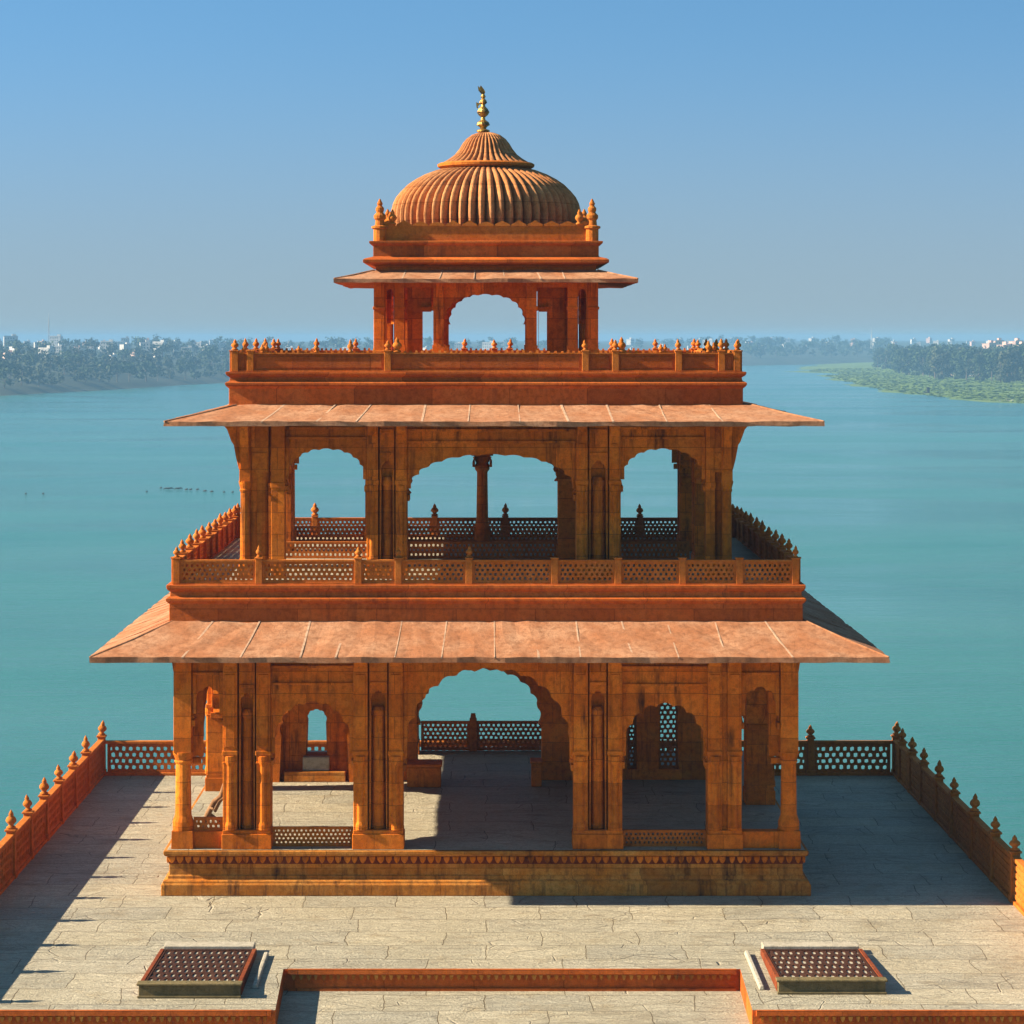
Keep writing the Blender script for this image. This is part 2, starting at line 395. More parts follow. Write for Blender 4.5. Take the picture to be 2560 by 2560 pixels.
BUD = [(0.035, 0.0), (0.085, 0.015), (0.085, 0.035), (0.045, 0.055), (0.05, 0.075), (0.095, 0.115), (0.10, 0.15), (0.075, 0.19), (0.04, 0.215), (0.05, 0.235), (0.035, 0.265), (0.008, 0.31)]
def bud_mesh(s=1.0, sz=1.0):
    return MB().lathe([(r * s, z * s * sz) for r, z in BUD], 10)

# ------------------------------------------------------------------ the setting
WZ = -19.5
mb = MB(); vs = [mb.v(*p) for p in ((-3000, -250, WZ), (3000, -250, WZ), (3000, 7000, WZ), (-3000, 7000, WZ))]; mb.face(vs)
tag(mb.build('river', 'water'), kind='structure')
mb = MB(); vs = [mb.v(*p) for p in ((-3000, -250, WZ - 1.2), (3000, -250, WZ - 1.2), (3000, 7000, WZ - 1.2), (-3000, 7000, WZ - 1.2))]; mb.face(vs)
tag(mb.build('riverbed', 'bank'), kind='structure')

def interp(tab, x):
    if x <= tab[0][0]: return tab[0][1]
    for (a, va), (b, vb) in zip(tab, tab[1:]):
        if x <= b: return va + (vb - va) * (x - a) / (b - a)
    return tab[-1][1]
SH = [(-1500, 700), (-900, 930), (-420, 1150), (-250, 1314), (-219, 1480), (-172, 1715), (-60, 2150), (80, 2450), (280, 2780), (452, 3075), (900, 3450), (2900, 4000)]
HS = [(-25, -2.0), (0, 0.1), (15, 3), (60, 7), (150, 11), (300, 15), (600, 19), (1000, 21), (2000, 22), (3600, 22)]
DIRX, DIRY = -0.25, 0.97
def wob(x, y): return math.sin(x * 0.021 + y * 0.013) + 0.6 * math.sin(x * 0.047 - y * 0.031 + 1.3) + 0.4 * math.sin(x * 0.11 + y * 0.07)
def bank_pt(i, f, s):
    (xa, ya), (xb, yb) = SH[i], SH[i + 1]
    x = xa + (xb - xa) * f; y = ya + (yb - ya) * f
    x2, y2 = x + DIRX * s, y + DIRY * s
    h = interp(HS, s + 3.0 * wob(x, y)) + (0.5 * wob(x2, y2) if s > 30 else 0)
    return Vector((x2, y2, WZ + h))
mb = MB(); rows = []
svals = [-25, 0, 6, 15, 35, 60, 100, 150, 220, 300, 450, 600, 800, 1000, 1500, 2000, 2600]
cols = [(i, k / 8) for i in range(len(SH) - 1) for k in range(8)] + [(len(SH) - 2, 1.0)]
for s_ in svals:
    rows.append([mb.v(*bank_pt(i, f, s_)) for i, f in cols])
for a, b in zip(rows, rows[1:]):
    for i in range(len(cols) - 1): mb.face([a[i], a[i + 1], b[i + 1], b[i]])
tag(mb.build('far_bank', 'bank', smooth=True), kind='structure')

# right-hand marsh and the wooded ground behind it
XL = [(1000, 420), (1100, 300), (1140, 243), (1200, 232), (1243, 227), (1301, 224), (1378, 222), (1480, 223), (1600, 229), (1700, 238), (1850, 247), (1950, 254), (2030, 262), (2080, 282), (2180, 286), (2280, 262), (2400, 300), (2550, 300), (3000, 390), (3300, 470)]
def marsh_z(x, y):
    t = x - (interp(XL, y) + 6 * math.sin(y * 0.03) + 3 * math.sin(y * 0.11))
    return WZ + interp([(-30, -1.6), (0, -0.15), (8, 0.3), (60, 1.2), (120, 3.0), (300, 7), (700, 12)], t) + (0.12 * wob(x * 3, y * 3) if t > 4 else 0)
mb = MB(); rows = []
for k in range(0, 116):
    y = 1000 + k * 20; r_ = []
    for t in (-30, -8, 0, 6, 14, 26, 42, 60, 85, 120, 170, 240, 340, 500, 700, 1000):
        x = interp(XL, y) + t; r_.append(mb.v(x, y, marsh_z(x, y)))
    rows.append(r_)
for a, b in zip(rows, rows[1:]):
    for i in range(len(a) - 1): mb.face([a[i], a[i + 1], b[i + 1], b[i]])
tag(mb.build('marsh_bank', 'marsh', smooth=True), kind='structure')
# reeds: ground cover nobody could count
mb = MB(); rng = random.Random(3)
def treeline(px): return interp([(725, 2700), (738, 2450), (783, 2080), (843, 1830), (905, 1780), (960, 1640), (1015, 1560), (1300, 1400)], px)
for k in range(15000):
    D = rng.uniform(1150, 2500); px = rng.uniform(610, 1040)
    x = px / 5000 * D; y = D - 50
    t = x - interp(XL, y)
    if t < 4 or D > treeline(px) + 40: continue
    z = marsh_z(x, y)
    w = rng.uniform(0.6, 1.6); h = rng.uniform(0.12, 0.4); a = rng.uniform(-0.7, 0.7)
    dx, dy = w * math.cos(a), w * math.sin(a); lx = rng.uniform(-.3, .3); ly = rng.uniform(-.4, .4)
    mb.face([mb.v(x - dx, y - dy, z - .1), mb.v(x + dx, y + dy, z - .1), mb.v(x + dx * .6 + lx, y + dy * .6 + ly, z + h), mb.v(x - dx * .6 + lx, y - dy * .6 + ly, z + h * rng.uniform(.7, 1))])
tag(mb.build('reeds', 'reed', recalc=False), 'low green reeds and grass covering the marsh spit', 'reeds', kind='stuff')
# bare sand by the trees
mb = MB(); ctr = mb.v(349, 1880, marsh_z(349, 1880) + 2.6); ring = []
for i in range(18):
    a = i * 2 * math.pi / 18; rr = 1 + 0.18 * math.sin(3 * a + 1) + 0.1 * math.sin(5 * a)
    x = 349 + 13 * rr * math.cos(a); y = 1880 + 34 * rr * math.sin(a); ring.append((x, y))
mid = [mb.v(349 + (x - 349) * .6, 1880 + (y - 1880) * .6, marsh_z(x, y) + 2.0 + random.uniform(-.3, .3)) for x, y in ring]
rim = [mb.v(x, y, marsh_z(x, y) - 0.3) for x, y in ring]
for i in range(18):
    j = (i + 1) % 18; mb.face([ctr, mid[i], mid[j]]); mb.face([mid[i], rim[i], rim[j], mid[j]])
tag(mb.build('sand_bank', 'sand', smooth=True), kind='structure')

# ------------------------------------------------------------------ terrace
TX0, TX1, TY1 = -9.42, 10.04, 13.95
outline = [(TX0, -8.5), (-3.30, -8.5), (-3.38, -5.8), (4.24, -5.8), (4.17, -8.5), (TX1, -8.5), (TX1, TY1), (TX0, TY1)]
mb = MB()
top = [mb.v(x, y, 0) for x, y in outline]; bot = [mb.v(x, y, -0.75) for x, y in outline]
mb.mi = 0; mb.face(top); mb.mi = 1
for i in range(8):
    j = (i + 1) % 8; mb.face([top[j], top[i], bot[i], bot[j]])
tag(mb.build('terrace', ['paving', 'red'], recalc=True), kind='structure')
# kerb lip and carved frieze of the step down to the court
mb = MB()
def step_run(x0, x1, y):
    mb.box(x0, x1, y - 0.07, y - 0.002, -0.075, 0.006); mb.box(x0, x1, y - 0.03, y - 0.002, -0.10, -0.075)
    x = x0 + 0.06; mb.mi = 1
    while x < x1 - 0.1:
        w = random.uniform(0.06, 0.085); mb.prism([(x, -.09), (x + w, -.09), (x + w * .8, -.15), (x + w * .5, -.18), (x + w * .2, -.15)], y - .055, y - .002); x += 0.125
    mb.mi = 0
    mb.box(x0, x1, y - 0.045, y - 0.002, -0.36, -0.315)
step_run(-3.30, 4.17, -5.8); step_run(TX0, -3.36, -8.5); step_run(4.23, TX1, -8.5)
tag(mb.build('terrace_edging', ['red', 'weathered']), kind='structure')
mb = MB(); f = [mb.v(*p) for p in ((-16, -34, -0.36), (16, -34, -0.36), (16, -5.7, -0.36), (-16, -5.7, -0.36))]; mb.face(f)
tag(mb.build('lower_court', 'paving'), kind='structure')
mb = MB(); mb.box(TX0 - .15, TX1 + .15, -5.0, TY1 + .15, WZ - 1, -0.5); mb.box(-16, 16, -34, -5.05, WZ - 1, -0.40)
tag(mb.build('terrace_wall', 'red'), kind='structure')

# ------------------------------------------------------------------ pavilion
CY = 6.1
P = empty('pavilion', (0, CY, 0))
tag(P, 'three-tiered orange sandstone pavilion with arches, wide eaves and ribbed dome on the terrace', 'pavilion')
FL = 0.85
# plinth
mb = MB().square([(6.13, 0.0), (6.13, 0.21), (6.10, 0.235), (6.10, 0.27), (6.02, 0.30), (6.02, 0.36), (5.99, 0.37), (5.99, 0.725), (6.06, 0.735), (6.09, 0.77), (6.09, 0.84)], cap_top=True)
mb.mi = 2; mb.square([(5.90, .575), (5.997, .575), (5.997, .7249), (5.90, .7249)], loop=True); mb.mi = 1
for k in range(4):
    for i in range(76):
        u = -5.95 + i * 0.158 + random.uniform(-.015, .015); w = random.uniform(.055, .07); d = 5.99
        a = (u - w, u + w)
        pr = [(u - w, .722), (u + w, .722), (u + w * .9, .665), (u + w * .45, .615), (u, .59), (u - w * .45, .615), (u - w * .9, .665)]
        if k == 0: mb.prism(pr, -d - .045, -d + .01)
        elif k == 1: mb.prism(pr, d - .01, d + .045)
        elif k == 2: mb.prism(pr, -d - .045, -d + .01, 'x')
        else: mb.prism(pr, d - .01, d + .045, 'x')
mb.build('plinth', ['weathered', 'orange', 'band'], P, bevel=0.012)
mb = MB(); f = [mb.v(*p) for p in ((-6.03, -6.03, FL), (6.03, -6.03, FL), (6.03, 6.03, FL), (-6.03, 6.03, FL))]; mb.face(f)
mb.build('floor', 'paving', P)
FZ = FL
HP = math.pi / 2

def pier(u0, u1, z0, z1, y, zcap, nz0, nz1, pw=0.27, depth=0.55, niche=True, base=0.36, mat='orange', parent=P):
    """two pilasters with a deep round-headed niche between them"""
    mb = MB(); d = depth
    mb.box(u0 - .02, u1 + .02, y - .045, y + d + .02, z0, z0 + base * .8); mb.box(u0 - .005, u1 + .005, y - .02, y + d, z0 + base * .8, z0 + base)
    w = min(pw, (u1 - u0) * .42)
    for a, b in ((u0, u0 + w), (u1 - w, u1)):
        mb.box(a, b, y, y + d, z0 + base, z1)
        mb.box(a - .015, b + .015, y - .03, y + d - .05, zcap, zcap + .09)
        mb.box(a - .008, b + .008, y - .015, y + d - .06, zcap - .16, zcap - .12)
        mb.box(a + .04, b - .04, y - .022, y + .05, zcap + .16, z1 - .5)
        # corbel under the eave
        yy = y
        pr = [(yy + .05, z1), (yy - .30, z1), (yy - .27, z1 - .08), (yy - .14, z1 - .14), (yy - .10, z1 - .24), (yy - .02, z1 - .33), (yy + .05, z1 - .40)]
        mb.prism(pr, a + .02, b - .02, 'x')
    a, b = u0 + w + .03, u1 - w - .03
    if not niche: a, b = a - .028, b + .028
    mb.box(u0 + w + .001, u1 - w - .001, y + .30, y + d - .02, z0 + base, z1)
    for e in ((u0 + w * .5), (u1 - w * .5)):       # slim half-round shaft on each pilaster
        mb.lathe([(w * .36, z0 + base), (w * .36, z0 + base + .1), (w * .27, z0 + base + .16), (w * .25, zcap - .2), (w * .36, zcap - .12), (w * .36, zcap - .005)], 10, e, y + .02)
    if niche:
        mb.prism(arch_poly(a + .02, b - .02, nz0, z1 - .02, nz1 - .32, nz1, w0=a, w1=b, nf=3, k=.12, n=24) , y + .07, y + .299)
        mb.box(a, b, y + .08, y + .299, z0 + base, nz0 - .001)
        
        mb.box(a, b, y + .04, y + .0685, nz1 + .1, nz1 + .16); mb.box(a, b, y + .03, y + .0685, z1 - .3, z1 - .22)
    else:
        mb.box(a, b, y + .06, y + .299, z0 + base, z1)
    o = mb.build('pier', mat, parent, bevel=.012)
    if niche:
        r = (b - a) * .36; c = (a + b) / 2
        k = MB().lathe([(r * 1.1, nz0), (r * 1.1, nz0 + .12), (r, nz0 + .15), (r * .92, nz1 - .5), (r * 1.1, nz1 - .46), (r * 1.1, nz1 - .4), (r * .7, nz1 - .33)], 14, c, y + .25)
        k.build('niche_column', mat, o, smooth=False)
    return o
def arch(u0, u1, z0, z1, zs, za, y, th=.42, nf=9, beam=True, mat='orange', name='arch', k=.06, parent=P):
    mb = MB()
    mb.prism(arch_poly(u0, u1, z0, z1, zs, za, nf=nf, k=k), y + .14, y + .14 + th)
    # raised moulding following the arch
    g = .07
    outer = arch_pts(u0 + .03, u1 - .03, zs, za + .05, nf=nf, k=k); 
    if beam:
        hb = z1 - za
        if hb > .25:
            mb.box(u0 + .002, u1 - .002, y + .075, y + .138, z1 - .17, z1 - .004)
            mb.box(u0 + .002, u1 - .002, y + .10, y + .138, za + hb * .30, za + hb * .30 + .05)
            mb.box(u0 + .002, u1 - .002, y + .06, y + .138, za + hb * .62, za + hb * .62 + .05)
            mb.box(u0 + .002, u0 + .075, y + .095, y + .1385, zs + .1, za + hb * .30)
            mb.box(u1 - .075, u1 - .002, y + .095, y + .1385, zs + .1, za + hb * .30)
    # impost blocks
    mb.box(u0 - .01, u0 + .05, y + .07, y + .1 + th, zs - .14, zs - .02); mb.box(u1 - .05, u1 + .01, y + .07, y + .1 + th, zs - .14, zs - .02)
    return mb.build(name, mat, parent, bevel=.01)
def corner_column(h, z0, z1, zc, r, inset, out, drop, mat='orange', parent=P, base=.5):
    """round shaft with faceted base and capital, and curved brackets to both sides; built for the front left corner"""
    mb = MB(); c = -h + inset
    mb.box(c - r * 1.35, c + r * 1.35, c - r * 1.35, c + r * 1.35, z0, z0 + base * .55, .01)
    mb.lathe([(r * 1.3, z0 + base * .55), (r * 1.3, z0 + base * .8), (r * 1.02, z0 + base), (r, z0 + base + .05), (r * .92, zc - .18), (r * 1.05, zc - .15), (r * 1.1, zc - .12), (r * .98, zc - .1), (r * 1.25, zc), (r * 1.3, zc + .05)], 16, c, c)
    mb.box(c - r * 1.08, c + r * 1.08, c - r * 1.08, c + r * 1.08, zc + .04, z1)
    ed = c - r * 1.0
    pr = [(ed + .02, z1), (-h - out, z1), (-h - out + .02, z1 - .08), (ed - (ed + h + out) * .62, z1 - drop * .22), (ed - (ed + h + out) * .40, z1 - drop * .45), (ed - (ed + h + out) * .30, z1 - drop * .5), (ed - (ed + h + out) * .18, z1 - drop * .75), (ed - (ed + h + out) * .05, z1 - drop * .95), (ed + .02, z1 - drop)]
    mb.prism(pr, c - r * .8, c + r * .8, 'y'); mb.prism(pr, c - r * .8, c + r * .8, 'x')
    return mb.build('corner_column', mat, parent, bevel=.008)

# ---- lower storey
LT = 4.66; h = 5.95; y = -h
lower = []
PW = [(-4.98, -4.08), (-2.51, -1.57), (1.66, 2.58), (4.20, 4.84)]
lower.append(pier(-4.98, -4.08, FZ, LT, y, 2.62, 1.17, 3.80))
lower.append(pier(-2.51, -1.57, FZ, LT, y, 2.62, 1.17, 3.85))
lower.append(pier(1.66, 2.58, FZ, LT, y, 2.62, 1.17, 3.85))
lower.append(pier(4.20, 4.84, FZ, LT, y, 2.62, 1.17, 3.80, niche=False, pw=.27))
lower.append(arch(-5.57, -4.98, FZ, LT, 3.30, 3.91, y, nf=5, k=.10))
lower.append(arch(-4.08, -2.51, FZ, LT, 2.55, 3.63, y, nf=9))
lower.append(arch(-1.57, 1.66, FZ, LT, 2.45, 4.27, y, nf=13, k=.045))
lower.append(arch(2.58, 4.20, FZ, LT, 2.50, 3.60, y, nf=9))
lower.append(arch(4.84, 5.57, FZ, LT, 3.25, 3.91, y, nf=5, k=.10))
for k, (pa, pb) in ((1, (-1.05, -.45)), (3, (-1.20, -.55))):       # open side arcades: two wide arches on a single pier
    for o in (arch(-5.57, pa, FZ, LT, 2.55, 4.15, y, nf=13, k=.045), arch(pb, 5.57, FZ, LT, 2.55, 4.15, y, nf=15, k=.04),
              pier(pa, pb, FZ, LT, y, 2.62, 1.17, 3.85, niche=False, pw=.22)):
        o.rotation_euler = (0, 0, -HP * k)
cc = corner_column(h, FZ, LT, 2.62, .155, .20, .12, .55, base=.62)
for s in (1, 2, 3): dup(cc, P, rz=-HP * s)
# rear wall: three wide arches
for (a, b, zs, za) in ((-4.75, -2.05, 2.4, 3.7), (-1.57, 1.66, 2.45, 4.1), (2.05, 4.75, 2.4, 3.7)):
    arch(-b, -a, FZ, LT, zs, za, y, nf=9).rotation_euler = (0, 0, math.pi)
for a, b in ((-5.5, -4.75), (-2.05, -1.57), (1.66, 2.05), (4.75, 5.5)):
    pier(-b, -a, FZ, LT, y, 2.62, 1.17, 3.8, niche=False, pw=.2).rotation_euler = (0, 0, math.pi)
# sills and low screens between the columns
for a, b, s in ((-5.60, -4.99, 0), (4.85, 5.62, 0)):
    MB().box(a, b, y + .08, y + .36, FZ, 1.17).build('sill', 'orange', P, bevel=.01)
def screen(a, b, z0, z1, yy, rz=0, cell=.11, name='low_screen', mat='carved', parent=P, seed=1, th=.06, hole=.62):
    o = jali(b - a, z0, z1, cell, th, seed, hole, frame=.035).build(name, mat, parent, recalc=True)
    m = Matrix.Rotation(rz, 4, 'Z') @ Matrix.Translation(((a + b) / 2, yy, 0))
    o.matrix_local = m
    return o
screen(-5.55, -5.0, 1.17, 1.42, y + .2, cell=.09)
screen(-4.06, -2.53, FZ, 1.22, y + .3, cell=.085)
screen(2.60, 4.18, FZ, 1.16, y + .3, cell=.085)
# inner cross wall with arches and windows
iy = 1.9
mb = MB()
mb.box(-5.0, -4.3, iy, iy + .5, FZ, LT)
mb.prism(arch_poly(-3.94, -3.48, 1.39, LT, 2.12, 2.40, w0=-4.299, w1=-2.2, nf=5, k=.1), iy, iy + .5)
mb.box(-4.299, -2.2, iy + .001, iy + .5, FZ, 1.388)
mb.prism(arch_poly(-4.50, -2.98, FZ, LT, 1.85, 2.66, w0=-4.95, w1=-2.2, nf=9, k=.06), iy - .30, iy - .002)
mb.box(-2.199, -1.5, iy - .06, iy + .56, FZ, LT)
mb.prism(arch_poly(-1.499, 1.219, FZ, LT, 2.05, 3.30, nf=11, k=.05), iy + .02, iy + .48)
mb.box(1.22, 1.93, iy - .06, iy + .56, FZ, LT)
mb.box(1.931, 3.1, iy, iy + .5, FZ, LT); mb.prism(arch_poly(3.78, 4.22, 1.08, LT, 2.25, 2.60, w0=3.771, w1=4.229, nf=3, k=.1, n=30), iy + .003, iy + .488); mb.box(3.101, 3.77, iy + .001, iy + .5, 2.25, LT); mb.box(4.23, 4.5, iy + .001, iy + .5, 2.25, LT); mb.box(3.101, 4.5, iy + .001, iy + .5, FZ, 1.08)
mb.box(3.30, 3.78, iy + .002, iy + .49, 1.081, 2.249); mb.box(4.22, 4.5, iy + .002, iy + .49, 1.081, 2.249); mb.box(4.501, 5.45, iy, iy + .5, FZ, LT)
mb.build('inner_wall', 'orange', P, bevel=.01)
screen(3.10, 3.30, 1.08, 2.25, iy + .25, cell=.10, name='window_screen'); screen(3.78, 4.22, 1.08, 2.58, iy + .25, cell=.11, name='window_screen', hole=.7)
MB().box(-4.0, -3.42, iy - .20, iy - .004, 1.08, 1.385).build('window_sill', 'pale', P, bevel=.02)
MB().box(-4.40, -3.06, iy - .28, iy - .004, FZ, 1.075).build('bench', 'weathered', P, bevel=.02)
for a, b in ((-1.52, -.38), (-.22, 1.62)):
    o = jali(b - a, FZ + .02, FZ + .70, .115, .07, 5 if a < -1 else 6, .66).build('balcony_screen', 'carved', P); o.location = ((a + b) / 2, 5.98, 0)
mb = MB().box(-.385, -.215, 5.89, 6.07, FZ, FZ + .76).box(-.37, -.23, 5.91, 6.05, FZ + .76, FZ + .88, .02); mb.build('screen_post', 'carved', P, bevel=.01)
# ceiling slab
MB().square([(5.42, LT - .14), (5.42, 5.05)]).build('ceiling', 'red', P)
# roof slabs
def eave(hi, zi, ho, zt, zb, hw, zw, name='eave', seed=1, step=.85):
    mb = MB().square([(hi, zi), (hi + (ho - hi) * .5, zi + (zt - zi) * .5 - (zi - zt) * .04), (ho, zt), (ho, zb), (ho - .06, zb - .005), (hw, zw)], loop=True)
    rough(mb, .011, .3, seed)
    rng = random.Random(seed)
    n = int(2 * hi / step); mb.mi = 1
    for k in range(4):
        for i in range(1, n):
            u = -hi + 2 * hi * i / n + rng.uniform(-.12, .12)
            w = rng.uniform(.010, .022); ou = u * (1 + rng.uniform(0.02, .10)); l = .005
            zm = zi + (zt - zi) * .5 - (zi - zt) * .04; hm = (hi + ho) / 2; um = (u + ou) / 2
            pts = []
            for uu, hh, zz in ((u, hi, zi), (um, hm, zm), (ou, ho - .002, zt)):
                pts.append([(uu - w, -hh, zz - .02), (uu - w, -hh, zz + l), (uu + w, -hh, zz + l), (uu + w, -hh, zz - .02)])
            m = Matrix.Rotation(k * HP, 3, 'Z')
            V = [[mb.v(*(m @ Vector(q))) for q in row] for row in pts]
            for a, b in zip(V, V[1:]):
                for q in range(4): mb.face([a[q], a[(q + 1) % 4], b[(q + 1) % 4], b[q]])
            mb.face(V[0]); mb.face(list(reversed(V[-1])))
        # hip roll
        mb.mi = 0
        m = Matrix.Rotation(k * HP, 3, 'Z')
        mb.tube([m @ Vector((-hi, -hi, zi + .0)), m @ Vector((-(hi + ho) / 2, -(hi + ho) / 2, (zi + zt) / 2 - (zi - zt) * .04)), m @ Vector((-ho + .01, -ho + .01, zt))], .02, 6)
    return mb.build(name, ['eave', 'joint'], P)
eave(5.99, 5.17, 7.36, 4.65, 4.55, 5.80, 4.72, seed=1).location.x = .06
# platform 1
MB().square([(5.72, 4.85), (6.02, 4.90), (6.02, 5.15), (5.99, 5.16), (5.99, 5.50), (6.01, 5.51), (6.05, 5.56), (6.05, 5.60), (5.98, 5.64), (5.97, 5.72), (6.02, 5.76), (6.04, 5.80), (6.04, 5.855)]).build('platform', 'red', P, bevel=.008)
D1 = 5.858
mb = MB(); f = [mb.v(*p) for p in ((-5.85, -5.85, D1 + .004), (5.85, -5.85, D1 + .004), (5.85, 5.85, D1 + .004), (-5.85, 5.85, D1 + .004))]; mb.face(f); mb.build('balcony_floor', 'paving', P)

# parapets: mesh = kerb, children = posts (> nothing), panels, finials
def parapet(hh, z0, z1, posts, rz, seed, solid=False, fin=None, mat='carved', cell=.10, pw=.13, fs=1.0):
    """posts: positions along the side; fin: indices of posts that carry a bud"""
    kb = MB().box(-hh + .14, hh - .14, -hh - .02, -hh + .12, z0 - .003, z0 + .03)
    kb.box(-hh + .14, hh - .14, -hh - .015, -hh + .115, z1, z1 + .03)
    if solid:
        u = -hh + .2
        while u < hh - .2:
            kb.box(u, u + .055, -hh + .02, -hh + .08, z1 + .03, z1 + .03 + random.uniform(.025, .055), .008); u += random.uniform(.09, .14)
    par = kb.build('parapet', mat, P, rz=rz)
    pm = None
    for i, u in enumerate(posts):
        p = MB().box(-pw / 2, pw / 2, -.085, .085, z0, z1 + .05).box(-pw / 2 - .015, pw / 2 + .015, -.10, .10, z1 + .05, z1 + .075)
        p = p.build('post', mat, par, bevel=.008); p.location = (u, -hh + .05, 0)
        if fin is None or i in fin:
            b = dup(BUDS[i % 2], par, (u, -hh + .05, z1 + .075), random.uniform(0, 3), (fs, fs, fs * random.uniform(.9, 1.08))); b.name = 'finial'; b.rotation_euler.x = random.gauss(0, .05); b.rotation_euler.y = random.gauss(0, .05)
    for i, (a, b) in enumerate(zip(posts, posts[1:])):
        w = b - a - pw
        if w < .05: continue
        if solid:
            q = MB().box(-w / 2, w / 2, -.04, .05, z0 + .03, z1).box(-w / 2 + .05, w / 2 - .05, -.052, -.0405, z0 + .07, z1 - .05)
            q = q.build('panel', 'red', par, bevel=.006)
        else:
            q = jali(w, z0 + .03, z1, cell, .06, seed + i, .60, frame=.035).build('panel', mat, par)
        q.location = ((a + b) / 2, -hh + .05, 0)
    return par
BUDS = [bud_mesh(.95).build('finial_pattern', 'carved', smooth=True), bud_mesh(.85, 1.15).build('finial_pattern', 'carved', smooth=True)]
hh = 5.93
parapet(hh, D1, 6.29, [-5.86, -4.30, -2.42, -1.66, -.32, 1.30, 2.50, 3.72, 4.80, 5.86], 0, 10, fin=[0, 1, 2, 3, 4, 9], fs=.72)
side = [-4.75, -3.6, -2.45, -1.3, -.1, 1.1, 2.3, 3.5, 4.7, 5.79]
parapet(hh, D1, 6.29, [-5.79] + side, -HP, 30, fin=range(0, 10), fs=.9)
parapet(hh, D1, 6.29, side_r := [-5.79, -4.6, -3.4, -2.2, -1.0, .2, 1.4, 2.6, 3.8, 4.9, 5.79], HP, 50, fin=range(1, 11), fs=.9)
parapet(hh, D1, 6.29, [-5.79, -3.6, -1.9, -.45, 1.2, 2.6, 4.0, 5.79], math.pi, 70, fs=1.0)

# ---- middle storey
MT = 8.98; h = 4.79; y = -h; Z0 = 5.86
mid = []
mid.append(pier(-2.31, -1.53, Z0, MT, y, 7.68, 6.1, 8.15, pw=.22, base=.3))
mid.append(pier(1.75, 2.61, Z0, MT, y, 7.68, 6.1, 8.15, pw=.22, base=.3))
mid.append(arch(-3.90, -2.31, Z0, MT, 7.68, 8.38, y, nf=11, k=.05))
mid.append(arch(-1.53, 1.75, Z0, MT, 7.50, 8.27, y, nf=13, k=.045))
mid.append(arch(2.61, 4.26, Z0, MT, 7.68, 8.38, y, nf=11, k=.05))
def mid_corner(sgn):
    mb = MB()
    for u0, u1 in ((4.02, 3.90), ):
        a, b = sorted((sgn * 4.16, sgn * 3.90)) if sgn < 0 else (4.26, 4.44)
        mb.box(a, b, y + .03, y + .4, Z0, MT); mb.box(a - .012, b + .012, y + .01, y + .42, 7.62, 7.72)
    c = sgn * 4.385 if sgn < 0 else 4.56
    r = .155 if sgn < 0 else .11
    mb.lathe([(r * 1.2, Z0), (r * 1.2, Z0 + .22), (r, Z0 + .3), (r * .95, 7.7), (r * 1.25, 7.86), (r * 1.25, 7.92)], 14, c, y + .28)
    hw = .17 if sgn < 0 else .158; mb.box(c - hw, c + hw, y + .06, y + .46, 7.92, MT + (.01 if sgn < 0 else .02))
    mb.prism([(c - .15, 7.93), (c - .11, 7.93), (c, 8.12), (c + .11, 7.93), (c + .15, 7.93), (c + .15, 8.3), (c - .15, 8.3)], y + .03, y + .057)
    return mb.build('corner_pier', 'orange', P, bevel=.01)
mid.append(mid_corner(-1)); mid.append(mid_corner(1))
for o in mid:
    for s in (1, 3): dup(o, P, rz=-HP * s)
cm = corner_column(h, Z0, MT, 7.70, .10, .12, .38, 1.05, base=.4)
for s in (1, 2, 3): dup(cm, P, rz=-HP * s)
# rear side: slim centre column, arches on both sides of it
for a, b, za in ((-4.62, -2.75, 8.3), (-1.85, -.26, 8.28), (.09, 2.14, 8.28), (3.05, 4.62, 8.3)):
    arch(-b, -a, Z0, MT, 7.72, za, y, nf=9, k=.05).rotation_euler = (0, 0, math.pi)
for a, b in ((-2.75, -1.85), (2.14, 3.05)):
    pier(-b, -a, Z0, MT, y, 7.68, 6.1, 8.15, pw=.22, base=.3, niche=False).rotation_euler = (0, 0, math.pi)
mb = MB().lathe([(.2, Z0), (.2, Z0 + .3), (.16, Z0 + .4), (.135, Z0 + .5), (.12, 7.45), (.17, 7.52), (.17, 7.6), (.14, 7.66), (.22, 7.8)], 14, -.085, 4.6)
mb.box(-.27, .10, 4.42, 4.72, 7.8, 7.9); mb.box(-.22, .05, 4.40, 4.62, 7.9, MT); mb.build('column', 'orange', P)
for a, b in ((-2.25, -1.68), (1.52, 2.12)):
    MB().box(a, b, -.3, .3, Z0, MT).box(a - .04, b + .04, -.34, .34, Z0, Z0 + .3).box(a - .04, b + .04, -.34, .34, 7.6, 7.72).build('inner_pier', 'orange', P, bevel=.015)
MB().prism(arch_poly(-1.678, 1.518, Z0, MT, 7.5, 8.3, nf=13, k=.045), -.2, .2).build('inner_arch', 'orange', P)
for a, b in ((-4.3, -2.27), (-1.66, 1.50), (2.14, 4.3)):
    screen(a, b, Z0, Z0 + .36, -.05, cell=.095, seed=17, hole=.60)
for a, b in ((-4.5, -2.76), (-1.84, -.20), (.03, 2.13), (3.06, 4.5)):
    screen(a, b, Z0, Z0 + .36, 4.55, cell=.10, seed=19, hole=.60)
MB().square([(4.4, MT - .1), (4.4, 9.1)]).build('ceiling', 'red', P)
eave(4.97, 9.235, 6.22, 8.95, 8.865, 4.7, 9.0, seed=5).location.x = .15
MB().square([(4.7, 9.02), (4.98, 9.06), (4.98, 9.22), (4.96, 9.23), (4.96, 9.55), (5.0, 9.58), (5.03, 9.62), (5.03, 9.66), (4.95, 9.70), (4.94, 9.76), (5.0, 9.80), (5.02, 9.83), (5.02, 9.87)]).build('platform', 'red', P, bevel=.008)
D2 = 9.875
hh = 4.92
